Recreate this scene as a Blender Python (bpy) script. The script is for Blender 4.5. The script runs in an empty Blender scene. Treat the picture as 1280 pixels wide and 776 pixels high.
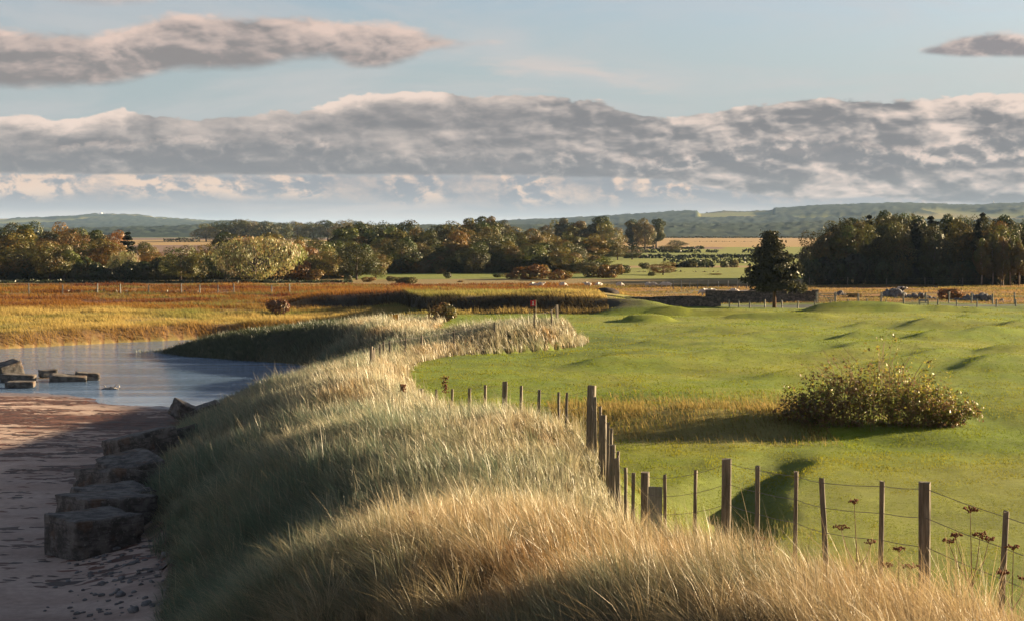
import bpy, bmesh, math, random
import numpy as np
from mathutils import Vector, Matrix

R = math.radians
rng = np.random.default_rng(7)
random.seed(7)
scn = bpy.context.scene
COL = scn.collection

# ------------------------------------------------------------------ survey constants
F = 2400.0          # focal length in pixels of the 1280 wide photograph
HOR = 292.0         # pixel row of the level line
CZ = 9.8            # height of the eye above the river
SUN_EL, SUN_AZ = 12.0, 19.0     # degrees; azimuth counted from +x towards +y


def wx(px, d):
    return (px - 640.0) / F * d


def zy(py, d):
    return CZ - (py - HOR) / F * d


# ------------------------------------------------------------------ numpy noise
def _hash(ix, iy, s):
    h = (ix.astype(np.int64) * 374761393 + iy.astype(np.int64) * 668265263 + s * 974634777) & 0xFFFFFFFF
    h = ((h ^ (h >> 13)) * 1274126177) & 0xFFFFFFFF
    h = (h ^ (h >> 16)) & 0xFFFFFFFF
    return h.astype(np.float64) / 4294967295.0


def vnoise(x, y, s=0):
    ix = np.floor(x); iy = np.floor(y)
    fx = x - ix; fy = y - iy
    fx = fx * fx * fx * (fx * (fx * 6 - 15) + 10)
    fy = fy * fy * fy * (fy * (fy * 6 - 15) + 10)
    a = _hash(ix, iy, s); b = _hash(ix + 1, iy, s)
    c = _hash(ix, iy + 1, s); d = _hash(ix + 1, iy + 1, s)
    return (a * (1 - fx) + b * fx) * (1 - fy) + (c * (1 - fx) + d * fx) * fy * 1.0


def fbm(x, y, s=0, o=4):
    r = np.zeros_like(x, dtype=float); a = 0.5; t = 0.0
    for k in range(o):
        r += a * vnoise(x * 2 ** k + 17.3 * k, y * 2 ** k - 9.1 * k, s + k)
        t += a; a *= 0.5
    return r / t - 0.5      # about -0.5 .. 0.5


def sstep(a, b, x):
    t = np.clip((x - a) / (b - a), 0, 1)
    return t * t * (3 - 2 * t)


def smax(a, b, k):
    h = np.clip(0.5 + 0.5 * (a - b) / k, 0, 1)
    return b * (1 - h) + a * h + k * h * (1 - h)


# ------------------------------------------------------------------ terrain
_ty = np.arange(0, 420, 0.25)


def table(ys, vs, sig=2.0):
    v = np.interp(_ty, ys, vs)
    k = np.arange(-40, 41) * 0.25
    g = np.exp(-0.5 * (k / sig) ** 2); g /= g.sum()
    vp = np.concatenate([np.full(40, v[0]), v, np.full(40, v[-1])])
    return np.convolve(vp, g, 'valid')


DUNE = [   # y, left toe, crest x, right edge x, crest z, right edge z, profile power
    (0, -6, 1.5, 5.6, 7.6, 6.2, 1.3), (10, -6, 2.6, 5.5, 7.1, 6.0, 1.0), (15, -6.2, 2.3, 5.3, 6.75, 5.95, 1.05), (21, -6.5, .5, 4.8, 6.0, 5.4, 1.7),
    (28, -6.9, -1.2, 3.7, 5.3, 4.6, 2.0), (33, -7.1, -.9, 2.8, 4.7, 3.95, 1.9), (38, -7.4, -.4, 2.4, 4.4, 3.7, 1.7), (42, -7.8, -.6, 2.15, 4.6, 4.05, 2.0),
    (46, -8.3, -.8, 1.9, 4.8, 4.7, 2.4), (50, -9.2, -1.2, 1.6, 4.65, 4.45, 2.4), (55, -10.3, -2, 1.0, 4.2, 3.9, 2.1), (62, -12, -3.5, -.2, 3.55, 3.2, 1.6), (70, -13.4, -4.5, -2.0, 3.6, 2.9, 1.3),
    (78, -14.8, -6.2, -3.6, 3.8, 2.6, 1.2), (90, -16, -6.6, -5.2, 3.35, 2.45, 1.2), (100, -16.5, -6.8, -5.7, 2.8, 2.3, 1.2), (108, -16.8, -6.5, -5.5, 2.6, 2.25, 1.2), (114, -17, -5, -3.8, 2.75, 2.2, 1.2),
    (118, -17, -2, -.2, 3.1, 2.2, 1.3), (121, -16.5, 1.2, 3.0, 3.6, 2.2, 1.5), (124, -16, 2.4, 4.3, 3.75, 2.2, 1.7), (130, -15.6, 2.6, 4.7, 3.85, 2.2, 1.8), (132.5, -15.4, 1.5, 4.4, 3.3, 2.2, 1.8), (135, -15.4, -4, 1, 2.6, 2.2, 1.5), (138, -15.4, -8.5, -4, 2.5, 2.2, 1.4),
    (142, -15.6, -10, -5.6, 2.6, 2.2, 1.3), (145, -17.5, -11, -6, 2.8, 2.2, 1.4), (148, -22, -12, -6, 2.75, 2.2, 1.5), (152, -26.5, -13, -6, 2.6, 2.2, 1.6), (156, -30.5, -14, -6, 2.45, 2.2, 1.6), (159.5, -33.5, -14, -6, 2.3, 2.2, 1.6),
    (163, -31, -14, -6, 2.2, 2.2, 1.5), (168, -26, -12, -6, 2.1, 2.1, 1.3), (175, -20, -11, -6, 2.0, 2.0, 1.1)]
DY = [r[0] for r in DUNE]
XL, XC, XR, ZC, ZR, PP = (table(DY, [r[k] for r in DUNE], sg) for k, sg in zip(range(1, 7), (1.2, 1.4, 1.0, 1.2, 1.4, 2)))


def T(tab, y):
    return np.interp(y, _ty, tab)


# low mounds of the course: x, y, height, sigma left, sigma right, sigma y, skew (x shift per metre of y)
MOUNDS = []


def mound(px, d, h, sl, sr, sy, skew=0.0, flat=0):
    MOUNDS.append((wx(px, d), d, h, sl, sr, sy, skew, flat))


mound(808, 161, .52, 1.6, 2.0, 2.2, 0, 1)
mound(868, 177, .5, 7.0, 6.5, 2.0, 0, 1)
mound(800, 176, .35, 3.0, 4.0, 1.6, 0, 1)
mound(960, 168, .4, 3.2, 5.0, 1.4, .4, 1)
mound(1125, 185.5, .5, 7.5, 7.2, 1.6, 0, 1)
mound(1050, 184, .42, 2.6, 6.0, 1.3, 0, 1)
for _m in [(1165, 127, .5), (1075, 130, .42), (1235, 131, .5), (1150, 150, .42), (1085, 153, .4), (1215, 167, .42), (1262, 146, .42), (1000, 118, .42), (955, 133, .36),
           (900, 110, .42), (1130, 104, .42), (1225, 100, .42), (1050, 112, .36), (820, 124, .34), (880, 142, .34), (1255, 112, .4), (990, 96, .36)]:
    mound(*_m, .85, 6.0, 4.2, .5)
mound(760, 104, .45, 1.2, 5.0, 5.0, .4)
mound(720, 112, .4, 1.2, 4.0, 4.0, .4)
mound(850, 84, .3, 2.0, 4.0, 4.0, 0)


def fairway(x, y):
    w = np.interp(x, [0, 2.5, 10, 13, 18], [6, 3.6, 3.2, 6, 22])
    c = np.interp(x, [0, 3, 12, 20], [74, 75.3, 76, 76])
    s = sstep(0, 1, (y - c) / w + .5)
    z = 1.85 + .78 * s - .28 * sstep(95, 185, y)
    z = z + .42 * fbm(x / 9 + 5, y / 13, 31, 4) * sstep(40, 60, y) + .10 * fbm(x / 2.6, y / 4.0, 37, 4) * sstep(62, 74, y) + .03 * fbm(x / 1.6, y / 3.0, 38, 3)
    rim = 7.7 + (y - 54.5) * .20 + .25 * np.sin(y * .5)
    side = ((x - 3.4) * 10.9 - (y - 54.5) * 4) / 11.6
    z = z - 1.4 * sstep(-.5, 2.8, rim - x + .3 * fbm(x / 1.5, y / 1.5, 33, 3)) * sstep(-.6, 3.4, side + .4 * fbm(x / 1.7 + 9, y / 1.7, 34, 3)) * sstep(30, 38, y) * sstep(72, 66, y)
    for mx, my, h, sl, sr, sy, sk, fl in MOUNDS:
        dx = x - mx - sk * (y - my)
        dy = y - my
        e = (dx / np.where(dx < 0, sl, sr)) ** 2 + (dy / np.where(dy < 0, sy * (.55 if fl else .5), sy * (2.4 if fl else 1.6))) ** 2
        z = z + (h * np.exp(-.35 * e ** 3) if fl else h * np.exp(-.5 * e))
    return z


def zfar(y):
    return np.interp(y, [0, 200, 262, 340, 1000, 1600, 2500, 20000], [2.4, 2.45, 2.8, 3.0, 6.4, 6.5, 4, 0])


def H(x, y):
    x = np.asarray(x, float); y = np.asarray(y, float)
    x, y = np.broadcast_arrays(x, y)
    xl, xc, xr, zc, zr, p = (T(t, y) for t in (XL, XC, XR, ZC, ZR, PP))
    wob = .7 * fbm(x / 5 + 3, y / 5, 3, 3)
    xl = xl + wob
    # beach and river bed
    n = fbm(x / 9, y / 9, 11, 4)
    yy = y + .75 * (np.clip(x, -60, -14) + 27) * sstep(85, 105, y)
    b = np.interp(yy, [0, 55, 100, 112, 117, 125, 140, 500], [.5, .32, .14, .05, -.02, -.25, -.8, -.9]) + .09 * n
    b = b + .12 * np.exp(-((x + 25) / 3) ** 2 - ((y - 122) / 1.2) ** 2)
    b = b - .12 * np.exp(-((x + 19.5) / 4.6) ** 4 - ((y - 113) / 3.0) ** 4) + .02 * fbm(x, y, 12, 3)
    b = b + .45 * sstep(3.0, -.5, xl - x) * sstep(104, 66, y)
    # land beyond the river on the left
    yf = np.interp(x, [-300, -75, -43, -36, -29, -15, -5, 5], [60, 148, 162, 171, 178, 182, 176, 140]) + 2.2 * fbm(x / 6, y * 0, 21, 3)
    land = 1.25 * sstep(0, 3.2, y - yf) + .55 * sstep(2, 40, y - yf) + .35 * fbm(x / 7, y / 7, 22, 4) * sstep(1, 6, y - yf)
    L = np.where(y > yf, np.maximum(b, -.3) * (1 - sstep(0, 2.0, y - yf)) + land * sstep(0, 2.0, y - yf), b)
    Rr = fairway(x, y)
    # dune profile
    tl = np.clip((xc - x) / np.maximum(xc - xl, .5), 0, 1)
    tr = np.clip((x - xc) / np.maximum(xr - xc, .5), 0, 1)
    dl = L + (zc - L) * (1 - tl ** p)
    dr = zr + (zc - zr) * (1 - tr ** np.interp(y, [100, 118], [2, 4]))
    dune = np.where(x < xc, dl, dr)
    tuft = sstep(0, .12, tl) * (x < xc) * sstep(1, .85, tl) + (x >= xc) * 1.0
    dune = dune + (.5 * fbm(x / 3.2, y / 4.5, 41, 4) * np.interp(y, [0, 20, 50, 175], [.5, .7, 1, 1]) + .1 * fbm(x / .8, y / .9, 45, 2)) * np.where(x < xr, tuft, 0) * sstep(xr, xr - 1.2, x)
    right = smax(Rr, zr - np.interp(y, [18, 24, 44, 56], [.7, 1.15, 1.1, .5]) * (x - xr), .35)
    z = np.where(x <= xl, L, np.where(x < xr, dune, right))
    # land further than the dunes
    s = sstep(165, 180, y)
    yb = np.interp(x, [-26, -12, -8, 10], [207, 204, 182, 179]) + 1.6 * fbm(x / 5, y * 0, 51, 3)
    A = sstep(-27, -20, x) * sstep(17, 9, x)
    low = np.where(x < -8, np.maximum(L, -.5), Rr)
    low = L * (1 - sstep(-24, -8, x)) + Rr * sstep(-24, -8, x)
    up = low + A * 1.35 * sstep(-1.2, 2.2, y - yb) * sstep(252, 222, y)
    z = z * (1 - s) + up * s
    f = sstep(192, 262, y)
    z = z * (1 - f) + (zfar(y) + .25 * fbm(x / 14, y / 14, 61, 4) * sstep(5000, 300, y)) * f
    return z


def Hs(x, y):
    return float(H(np.array([x]), np.array([y]))[0])


# ------------------------------------------------------------------ tagging helpers
def tag(o, label, cat, group=None, kind=None):
    o['label'] = label; o['category'] = cat
    if group: o['group'] = group
    if kind: o['kind'] = kind
    return o


def empty(name, loc, label, cat, group=None, rz=0.0, sc=1.0):
    o = bpy.data.objects.new(name, None)
    o.empty_display_size = .2
    COL.objects.link(o); o.location = loc; o.rotation_euler = (0, 0, rz)
    o.scale = (sc, sc, sc) if not isinstance(sc, tuple) else sc
    return tag(o, label, cat, group)


def link(name, me, parent=None):
    o = bpy.data.objects.new(name, me); COL.objects.link(o)
    if parent is not None: o.parent = parent
    return o


def mesh_np(name, verts, quads, mat, cols=None, smooth=False, tris=None):
    me = bpy.data.meshes.new(name)
    verts = np.asarray(verts, np.float32)
    n = len(verts)
    me.vertices.add(n); me.vertices.foreach_set('co', verts.ravel())
    q = np.asarray(quads, np.int32)
    k = q.shape[1]
    me.loops.add(q.size); me.loops.foreach_set('vertex_index', q.ravel())
    me.polygons.add(len(q)); me.polygons.foreach_set('loop_start', np.arange(len(q), dtype=np.int32) * k)
    if smooth: me.polygons.foreach_set('use_smooth', np.ones(len(q), bool))
    me.update(calc_edges=True)
    if cols is not None:
        c = np.ones((n, 4), np.float32); c[:, :cols.shape[1]] = cols
        a = me.color_attributes.new('Col', 'FLOAT_COLOR', 'POINT'); a.data.foreach_set('color', c.ravel())
    if mat: me.materials.append(mat)
    return me


def mesh_bm(name, bm, mat, smooth=False):
    me = bpy.data.meshes.new(name)
    if smooth:
        for f in bm.faces: f.smooth = True
    bm.to_mesh(me); bm.free()
    if mat: me.materials.append(mat)
    return me


def tube(bm, pts, rad, seg=6, cap=True):
    """swept tube through pts with a radius per point"""
    pts = [Vector(p) for p in pts]
    rings = []
    for i, p in enumerate(pts):
        a = pts[max(i - 1, 0)]; b = pts[min(i + 1, len(pts) - 1)]
        d = (b - a).normalized()
        up = Vector((0, 0, 1)) if abs(d.z) < .9 else Vector((1, 0, 0))
        s = d.cross(up).normalized(); t = s.cross(d)
        rings.append([bm.verts.new(p + (s * math.cos(2 * math.pi * k / seg) + t * math.sin(2 * math.pi * k / seg)) * rad[i]) for k in range(seg)])
    for i in range(len(rings) - 1):
        for k in range(seg):
            bm.faces.new((rings[i][k], rings[i][(k + 1) % seg], rings[i + 1][(k + 1) % seg], rings[i + 1][k]))
    if cap:
        bm.faces.new(rings[0][::-1]); bm.faces.new(rings[-1])


def box(bm, c, s, rot=None, jit=0.0):
    vs = []
    for dx in (-.5, .5):
        for dy in (-.5, .5):
            for dz in (-.5, .5):
                v = Vector((dx * s[0], dy * s[1], dz * s[2]))
                if jit: v += Vector([random.uniform(-jit, jit) for _ in range(3)])
                if rot: v = rot @ v
                vs.append(bm.verts.new(v + Vector(c)))
    idx = [(0, 1, 3, 2), (4, 6, 7, 5), (0, 4, 5, 1), (2, 3, 7, 6), (0, 2, 6, 4), (1, 5, 7, 3)]
    return [bm.faces.new([vs[i] for i in f]) for f in idx]


# ------------------------------------------------------------------ materials
def new_mat(name):
    m = bpy.data.materials.new(name); m.use_nodes = True
    nt = m.node_tree; nt.nodes.clear()
    return m, nt, nt.nodes, nt.links


class NB:
    """small node-graph builder"""
    def __init__(s, nt): s.nt = nt; s.n = nt.nodes; s.l = nt.links

    def put(s, sock, v):
        if isinstance(v, bpy.types.NodeSocket): s.l.new(v, sock)
        else: sock.default_value = v

    def m(s, op, a, b=0.0, c=0.0, clamp=False):
        n = s.n.new('ShaderNodeMath'); n.operation = op; n.use_clamp = clamp
        s.put(n.inputs[0], a); s.put(n.inputs[1], b); s.put(n.inputs[2], c)
        return n.outputs[0]

    def sm(s, a, b, x):
        n = s.n.new('ShaderNodeMapRange'); n.interpolation_type = 'SMOOTHSTEP'
        if a > b:
            s.put(n.inputs[0], x)
            n.inputs[1].default_value = b; n.inputs[2].default_value = a
            n.inputs[3].default_value = 1; n.inputs[4].default_value = 0
        else:
            s.put(n.inputs[0], x)
            n.inputs[1].default_value = a; n.inputs[2].default_value = b
        return n.outputs[0]

    def mix(s, f, a, b, mode='MIX'):
        n = s.n.new('ShaderNodeMix'); n.data_type = 'RGBA'; n.blend_type = mode
        s.put(n.inputs[0], f); s.put(n.inputs[6], a if isinstance(a, bpy.types.NodeSocket) else (*a, 1)); s.put(n.inputs[7], b if isinstance(b, bpy.types.NodeSocket) else (*b, 1))
        return n.outputs[2]

    def xyz(s, x, y, z):
        n = s.n.new('ShaderNodeCombineXYZ'); s.put(n.inputs[0], x); s.put(n.inputs[1], y); s.put(n.inputs[2], z)
        return n.outputs[0]

    def noise(s, vec, scale=1.0, detail=4.0, rough=.5, dist=0.0):
        n = s.n.new('ShaderNodeTexNoise'); n.inputs['Scale'].default_value = scale
        n.inputs['Detail'].default_value = detail; n.inputs['Roughness'].default_value = rough
        n.inputs['Distortion'].default_value = dist
        if vec is not None: s.l.new(vec, n.inputs['Vector'])
        return n.outputs['Fac']

    def obj(s):
        return s.n.new('ShaderNodeTexCoord').outputs['Object']

    def pos(s):
        return s.n.new('ShaderNodeNewGeometry').outputs['Position']

    def scale(s, vec, sc):
        n = s.n.new('ShaderNodeVectorMath'); n.operation = 'MULTIPLY'
        s.l.new(vec, n.inputs[0]); n.inputs[1].default_value = sc
        return n.outputs[0]

    def attr(s, name):
        n = s.n.new('ShaderNodeAttribute'); n.attribute_name = name
        return n.outputs['Color']

    def out(s, sh):
        o = s.n.new('ShaderNodeOutputMaterial'); s.l.new(sh, o.inputs['Surface'])

    def bump(s, h, strength=.5, dist=.05):
        n = s.n.new('ShaderNodeBump'); n.inputs['Strength'].default_value = strength; n.inputs['Distance'].default_value = dist
        s.l.new(h, n.inputs['Height'])
        return n.outputs[0]

    def pbsdf(s, col, rough=.8, spec=.2, normal=None, metal=0.0):
        n = s.n.new('ShaderNodeBsdfPrincipled')
        s.put(n.inputs['Base Color'], col if isinstance(col, bpy.types.NodeSocket) else (*col, 1))
        s.put(n.inputs['Roughness'], rough); n.inputs['Specular IOR Level'].default_value = spec
        n.inputs['Metallic'].default_value = metal
        if normal is not None: s.l.new(normal, n.inputs['Normal'])
        return n.outputs[0]


def leaf_shader(b, col, trans=.35, gloss=.06):
    d = b.n.new('ShaderNodeBsdfDiffuse'); b.put(d.inputs[0], col)
    t = b.n.new('ShaderNodeBsdfTranslucent'); b.put(t.inputs[0], col)
    m = b.n.new('ShaderNodeMixShader'); m.inputs[0].default_value = trans
    b.l.new(d.outputs[0], m.inputs[1]); b.l.new(t.outputs[0], m.inputs[2])
    if gloss:
        g = b.n.new('ShaderNodeBsdfGlossy'); g.inputs['Roughness'].default_value = .45; g.inputs[0].default_value = (.9, .88, .8, 1)
        m2 = b.n.new('ShaderNodeMixShader'); m2.inputs[0].default_value = gloss
        b.l.new(m.outputs[0], m2.inputs[1]); b.l.new(g.outputs[0], m2.inputs[2])
        return m2.outputs[0]
    return m.outputs[0]


def mat_blade(name, trans=.35, gloss=.05):
    m, nt, n, l = new_mat(name); b = NB(nt)
    b.out(leaf_shader(b, b.attr('Col'), trans, gloss)); return m


def mat_crown(name, trans=.25):
    m, nt, n, l = new_mat(name); b = NB(nt)
    oi = n.new('ShaderNodeObjectInfo')
    c = b.mix(1.0, oi.outputs['Color'], b.attr('Col'), 'MULTIPLY')
    b.out(leaf_shader(b, c, trans, .03)); return m


def mat_bark(name, c1, c2, sc=6.0):
    m, nt, n, l = new_mat(name); b = NB(nt)
    v = b.scale(b.obj(), (sc, sc, sc * .22))
    f = b.noise(v, 1.0, 6, .65)
    c = b.mix(b.sm(.35, .65, f), c1, c2)
    b.out(b.pbsdf(c, .9, .15, b.bump(f, .6, .03))); return m


def mat_ground():
    m, nt, n, l = new_mat('ground_cover'); b = NB(nt)
    p = b.pos()
    col = b.attr('Col')
    f1 = b.noise(b.scale(p, (1, 1, 1)), 3.5, 6, .65)
    f2 = b.noise(p, .35, 5, .6)
    f3 = b.noise(b.scale(p, (.5, 1.6, 1)), 14.0, 4, .7)
    k = b.m('ADD', b.m('MULTIPLY', f1, .7), b.m('ADD', b.m('MULTIPLY', f2, .5), b.m('MULTIPLY', f3, .5)))
    k = b.m('ADD', b.m('MULTIPLY', b.m('SUBTRACT', k, .85), 1.15), 1.0)
    c = b.mix(1.0, col, b.xyz(k, k, k), 'MULTIPLY')
    h = b.m('ADD', f1, b.m('MULTIPLY', f3, .6))
    al = n.new('ShaderNodeAttribute'); al.attribute_name = 'Wet'
    rough = b.m('SUBTRACT', .92, b.m('MULTIPLY', al.outputs['Fac'], .62))
    sh = n.new('ShaderNodeBsdfPrincipled')
    l.new(c, sh.inputs['Base Color']); l.new(rough, sh.inputs['Roughness'])
    sh.inputs['Specular IOR Level'].default_value = .25
    l.new(b.bump(h, .5, .06), sh.inputs['Normal'])
    b.out(sh.outputs[0]); return m


def mat_water():
    m, nt, n, l = new_mat('river_water'); b = NB(nt)
    p = b.pos()
    w1 = b.noise(b.scale(p, (.8, 1.7, 1)), 2.6, 5, .65, .4)
    w2 = b.noise(b.scale(p, (.10, .35, 1)), 1.0, 3, .5)
    sp = n.new('ShaderNodeSeparateXYZ'); l.new(p, sp.inputs[0])
    calm = b.sm(116.0, 126.0, b.m('ADD', sp.outputs[1], b.m('MULTIPLY', w2, 4.0)))
    h = b.m('MULTIPLY', b.m('MULTIPLY', w1, b.m('ADD', .25, b.m('MULTIPLY', b.sm(.38, .6, w2), 1.2))), b.m('ADD', .06, calm))
    c = b.mix(b.noise(p, .08, 3), (.10, .165, .27), (.135, .20, .29))
    sh = n.new('ShaderNodeBsdfPrincipled')
    l.new(c, sh.inputs['Base Color']); sh.inputs['Roughness'].default_value = .06
    sh.inputs['IOR'].default_value = 1.33; sh.inputs['Specular IOR Level'].default_value = .5
    l.new(b.bump(h, .7, .35), sh.inputs['Normal'])
    b.out(sh.outputs[0]); return m


def mat_concrete():
    m, nt, n, l = new_mat('weathered_concrete'); b = NB(nt)
    p = b.obj()
    f1 = b.noise(p, 2.3, 7, .65); f2 = b.noise(b.scale(p, (1, 1, 5)), 2.0, 5, .6); f3 = b.noise(p, 14, 4, .6)
    geo = n.new('ShaderNodeNewGeometry')
    c = b.mix(b.sm(.38, .62, f1), (.17, .15, .13), (.07, .062, .052))
    c = b.mix(b.m('MULTIPLY', b.sm(.5, .62, f2), .75), c, (.055, .05, .045))
    c = b.mix(b.m('MULTIPLY', b.sm(.58, .7, f3), .5), c, (.33, .30, .26))
    rust = b.noise(b.scale(p, (1.2, 1.2, .8)), 1.3, 4, .6)
    c = b.mix(b.m('MULTIPLY', b.sm(.55, .68, rust), .45), c, (.16, .085, .045))
    h = b.m('ADD', b.m('MULTIPLY', f2, 1.2), b.m('MULTIPLY', f3, .5))
    b.out(b.pbsdf(c, .9, .2, b.bump(h, .8, .06))); return m


def mat_wood(name, c1, c2):
    m, nt, n, l = new_mat(name); b = NB(nt)
    p = b.obj()
    f = b.noise(b.scale(p, (34, 34, 2.2)), 1.0, 7, .7)
    g = b.noise(p, 3.0, 4, .6)
    c = b.mix(b.sm(.3, .7, f), c1, c2)
    c = b.mix(b.m('MULTIPLY', b.sm(.5, .66, g), .55), c, (.10, .105, .07))
    b.out(b.pbsdf(c, .85, .2, b.bump(f, .7, .012))); return m


def mat_stone_wall():
    m, nt, n, l = new_mat('dry_stone'); b = NB(nt)
    p = b.obj()
    v = n.new('ShaderNodeTexVoronoi'); v.feature = 'F1'; l.new(b.scale(p, (2.6, 2.6, 5.0)), v.inputs['Vector']); v.inputs['Scale'].default_value = 1.0
    e = n.new('ShaderNodeTexVoronoi'); e.feature = 'DISTANCE_TO_EDGE'; l.new(b.scale(p, (2.6, 2.6, 5.0)), e.inputs['Vector']); e.inputs['Scale'].default_value = 1.0
    hs = b.m('MULTIPLY', b.noise(v.outputs['Position'], 3.0, 0), 1.0)
    c = b.mix(b.sm(.3, .7, hs), (.10, .085, .075), (.22, .17, .14))
    c = b.mix(b.sm(.09, .0, e.outputs['Distance']), c, (.045, .04, .035))
    f = b.noise(p, 6, 5, .6)
    c = b.mix(b.m('MULTIPLY', b.sm(.5, .7, f), .4), c, (.25, .22, .17))
    b.out(b.pbsdf(c, .95, .1, b.bump(b.sm(0, .12, e.outputs['Distance']), .8, .06))); return m


def mat_plain(name, col, rough=.7, var=.25, sc=8.0, spec=.2, metal=0.0):
    m, nt, n, l = new_mat(name); b = NB(nt)
    f = b.noise(b.obj(), sc, 4, .6)
    lo = tuple(c * (1 - var) for c in col); hi = tuple(min(1, c * (1 + var)) for c in col)
    b.out(b.pbsdf(b.mix(b.sm(.3, .7, f), lo, hi), rough, spec, b.bump(f, .3, .02), metal)); return m


M = dict(
    ground=mat_ground(), water=mat_water(), concrete=mat_concrete(),
    post=mat_wood('weathered_timber', (.27, .225, .17), (.085, .07, .05)),
    pale_post=mat_wood('pale_timber', (.42, .38, .32), (.28, .25, .21)),
    board=mat_wood('grey_board', (.26, .26, .23), (.14, .145, .13)),
    wire=mat_plain('fence_wire', (.16, .13, .11), .6, .2, 20, .4, .6),
    stone=mat_stone_wall(),
    rock=mat_plain('grey_rock', (.17, .16, .15), .9, .4, 5),
    blade=mat_blade('grass_blades', .38, .05), lawn=mat_blade('lawn_blades', .45, 0), marsh=mat_blade('marsh_blades', .5, 0), weed=mat_blade('seaweed', .1, .12),
    crown=mat_crown('tree_leaves', .34), needles=mat_crown('conifer_needles', .1), bushleaf=mat_blade('bush_leaves', .35, .04),
    bark=mat_bark('dark_bark', (.055, .042, .032), (.11, .085, .065)),
    pinebark=mat_bark('pine_bark', (.09, .055, .04), (.17, .10, .065)),
    birch=mat_bark('pale_bark', (.33, .28, .22), (.17, .13, .10)),
    stem=mat_plain('dry_stem', (.22, .14, .08), .85, .3, 30), seed=mat_plain('dry_seed_head', (.15, .06, .028), .9, .4, 40),
    drift=mat_plain('bleached_driftwood', (.36, .32, .28), .85, .3, 12),
    wool=mat_plain('sheep_wool', (.62, .55, .46), .95, .15, 20), dark_wool=mat_plain('dark_fleece', (.05, .04, .035), .95, .2, 20),
    yellow=mat_plain('yellow_cloth', (.75, .36, .02), .8, .08, 5), red=mat_plain('red_cloth', (.62, .03, .045), .8, .08, 5),
    white=mat_plain('white_cloth', (.8, .78, .75), .8, .05, 5), pole=mat_plain('flag_pole', (.32, .25, .15), .5, .1, 5, .4),
    dome=mat_plain('white_panels', (.8, .78, .76), .5, .05, .3), steel=mat_plain('mast_steel', (.22, .22, .23), .5, .1, 1, .4, .5),
)

# ------------------------------------------------------------------ ground sheet
def ground_sheet():
    us = np.concatenate([np.linspace(-.75, -.30, 46)[:-1], np.linspace(-.30, .30, 601), np.linspace(.30, .75, 46)[1:]])
    ds = [1.0]
    while ds[-1] < 1700:
        d = ds[-1]
        ds.append(d * (1.022 if d < 9 else 1.0066 if d < 330 else 1.012))
    ds = np.array(ds)
    # far apron to the horizon
    ds = np.concatenate([ds, [2200, 3000, 4500, 7000, 11000, 16000]])
    U, D = np.meshgrid(us, ds)
    x = (U * D).ravel(); y = D.ravel()
    z = H(x, y)
    nu, nd = len(us), len(ds)
    i = np.arange(nu * nd).reshape(nd, nu)
    q = np.stack([i[:-1, :-1].ravel(), i[:-1, 1:].ravel(), i[1:, 1:].ravel(), i[1:, :-1].ravel()], 1)
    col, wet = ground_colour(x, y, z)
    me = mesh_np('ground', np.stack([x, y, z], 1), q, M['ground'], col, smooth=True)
    a = me.attributes.new('Wet', 'FLOAT', 'POINT'); a.data.foreach_set('value', wet.astype(np.float32))
    o = link('ground', me); o['kind'] = 'structure'
    return o


def lerp(a, b, t):
    t = np.asarray(t)[:, None]
    return a * (1 - t) + np.asarray(b) * t


def in_dune(x, y, mr=0.0):
    xl = T(XL, y) + .7 * fbm(x / 5 + 3, y / 5, 3, 3)
    return (x > xl - .2) & (x < T(XR, y) + mr) & (y < 170)


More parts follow.
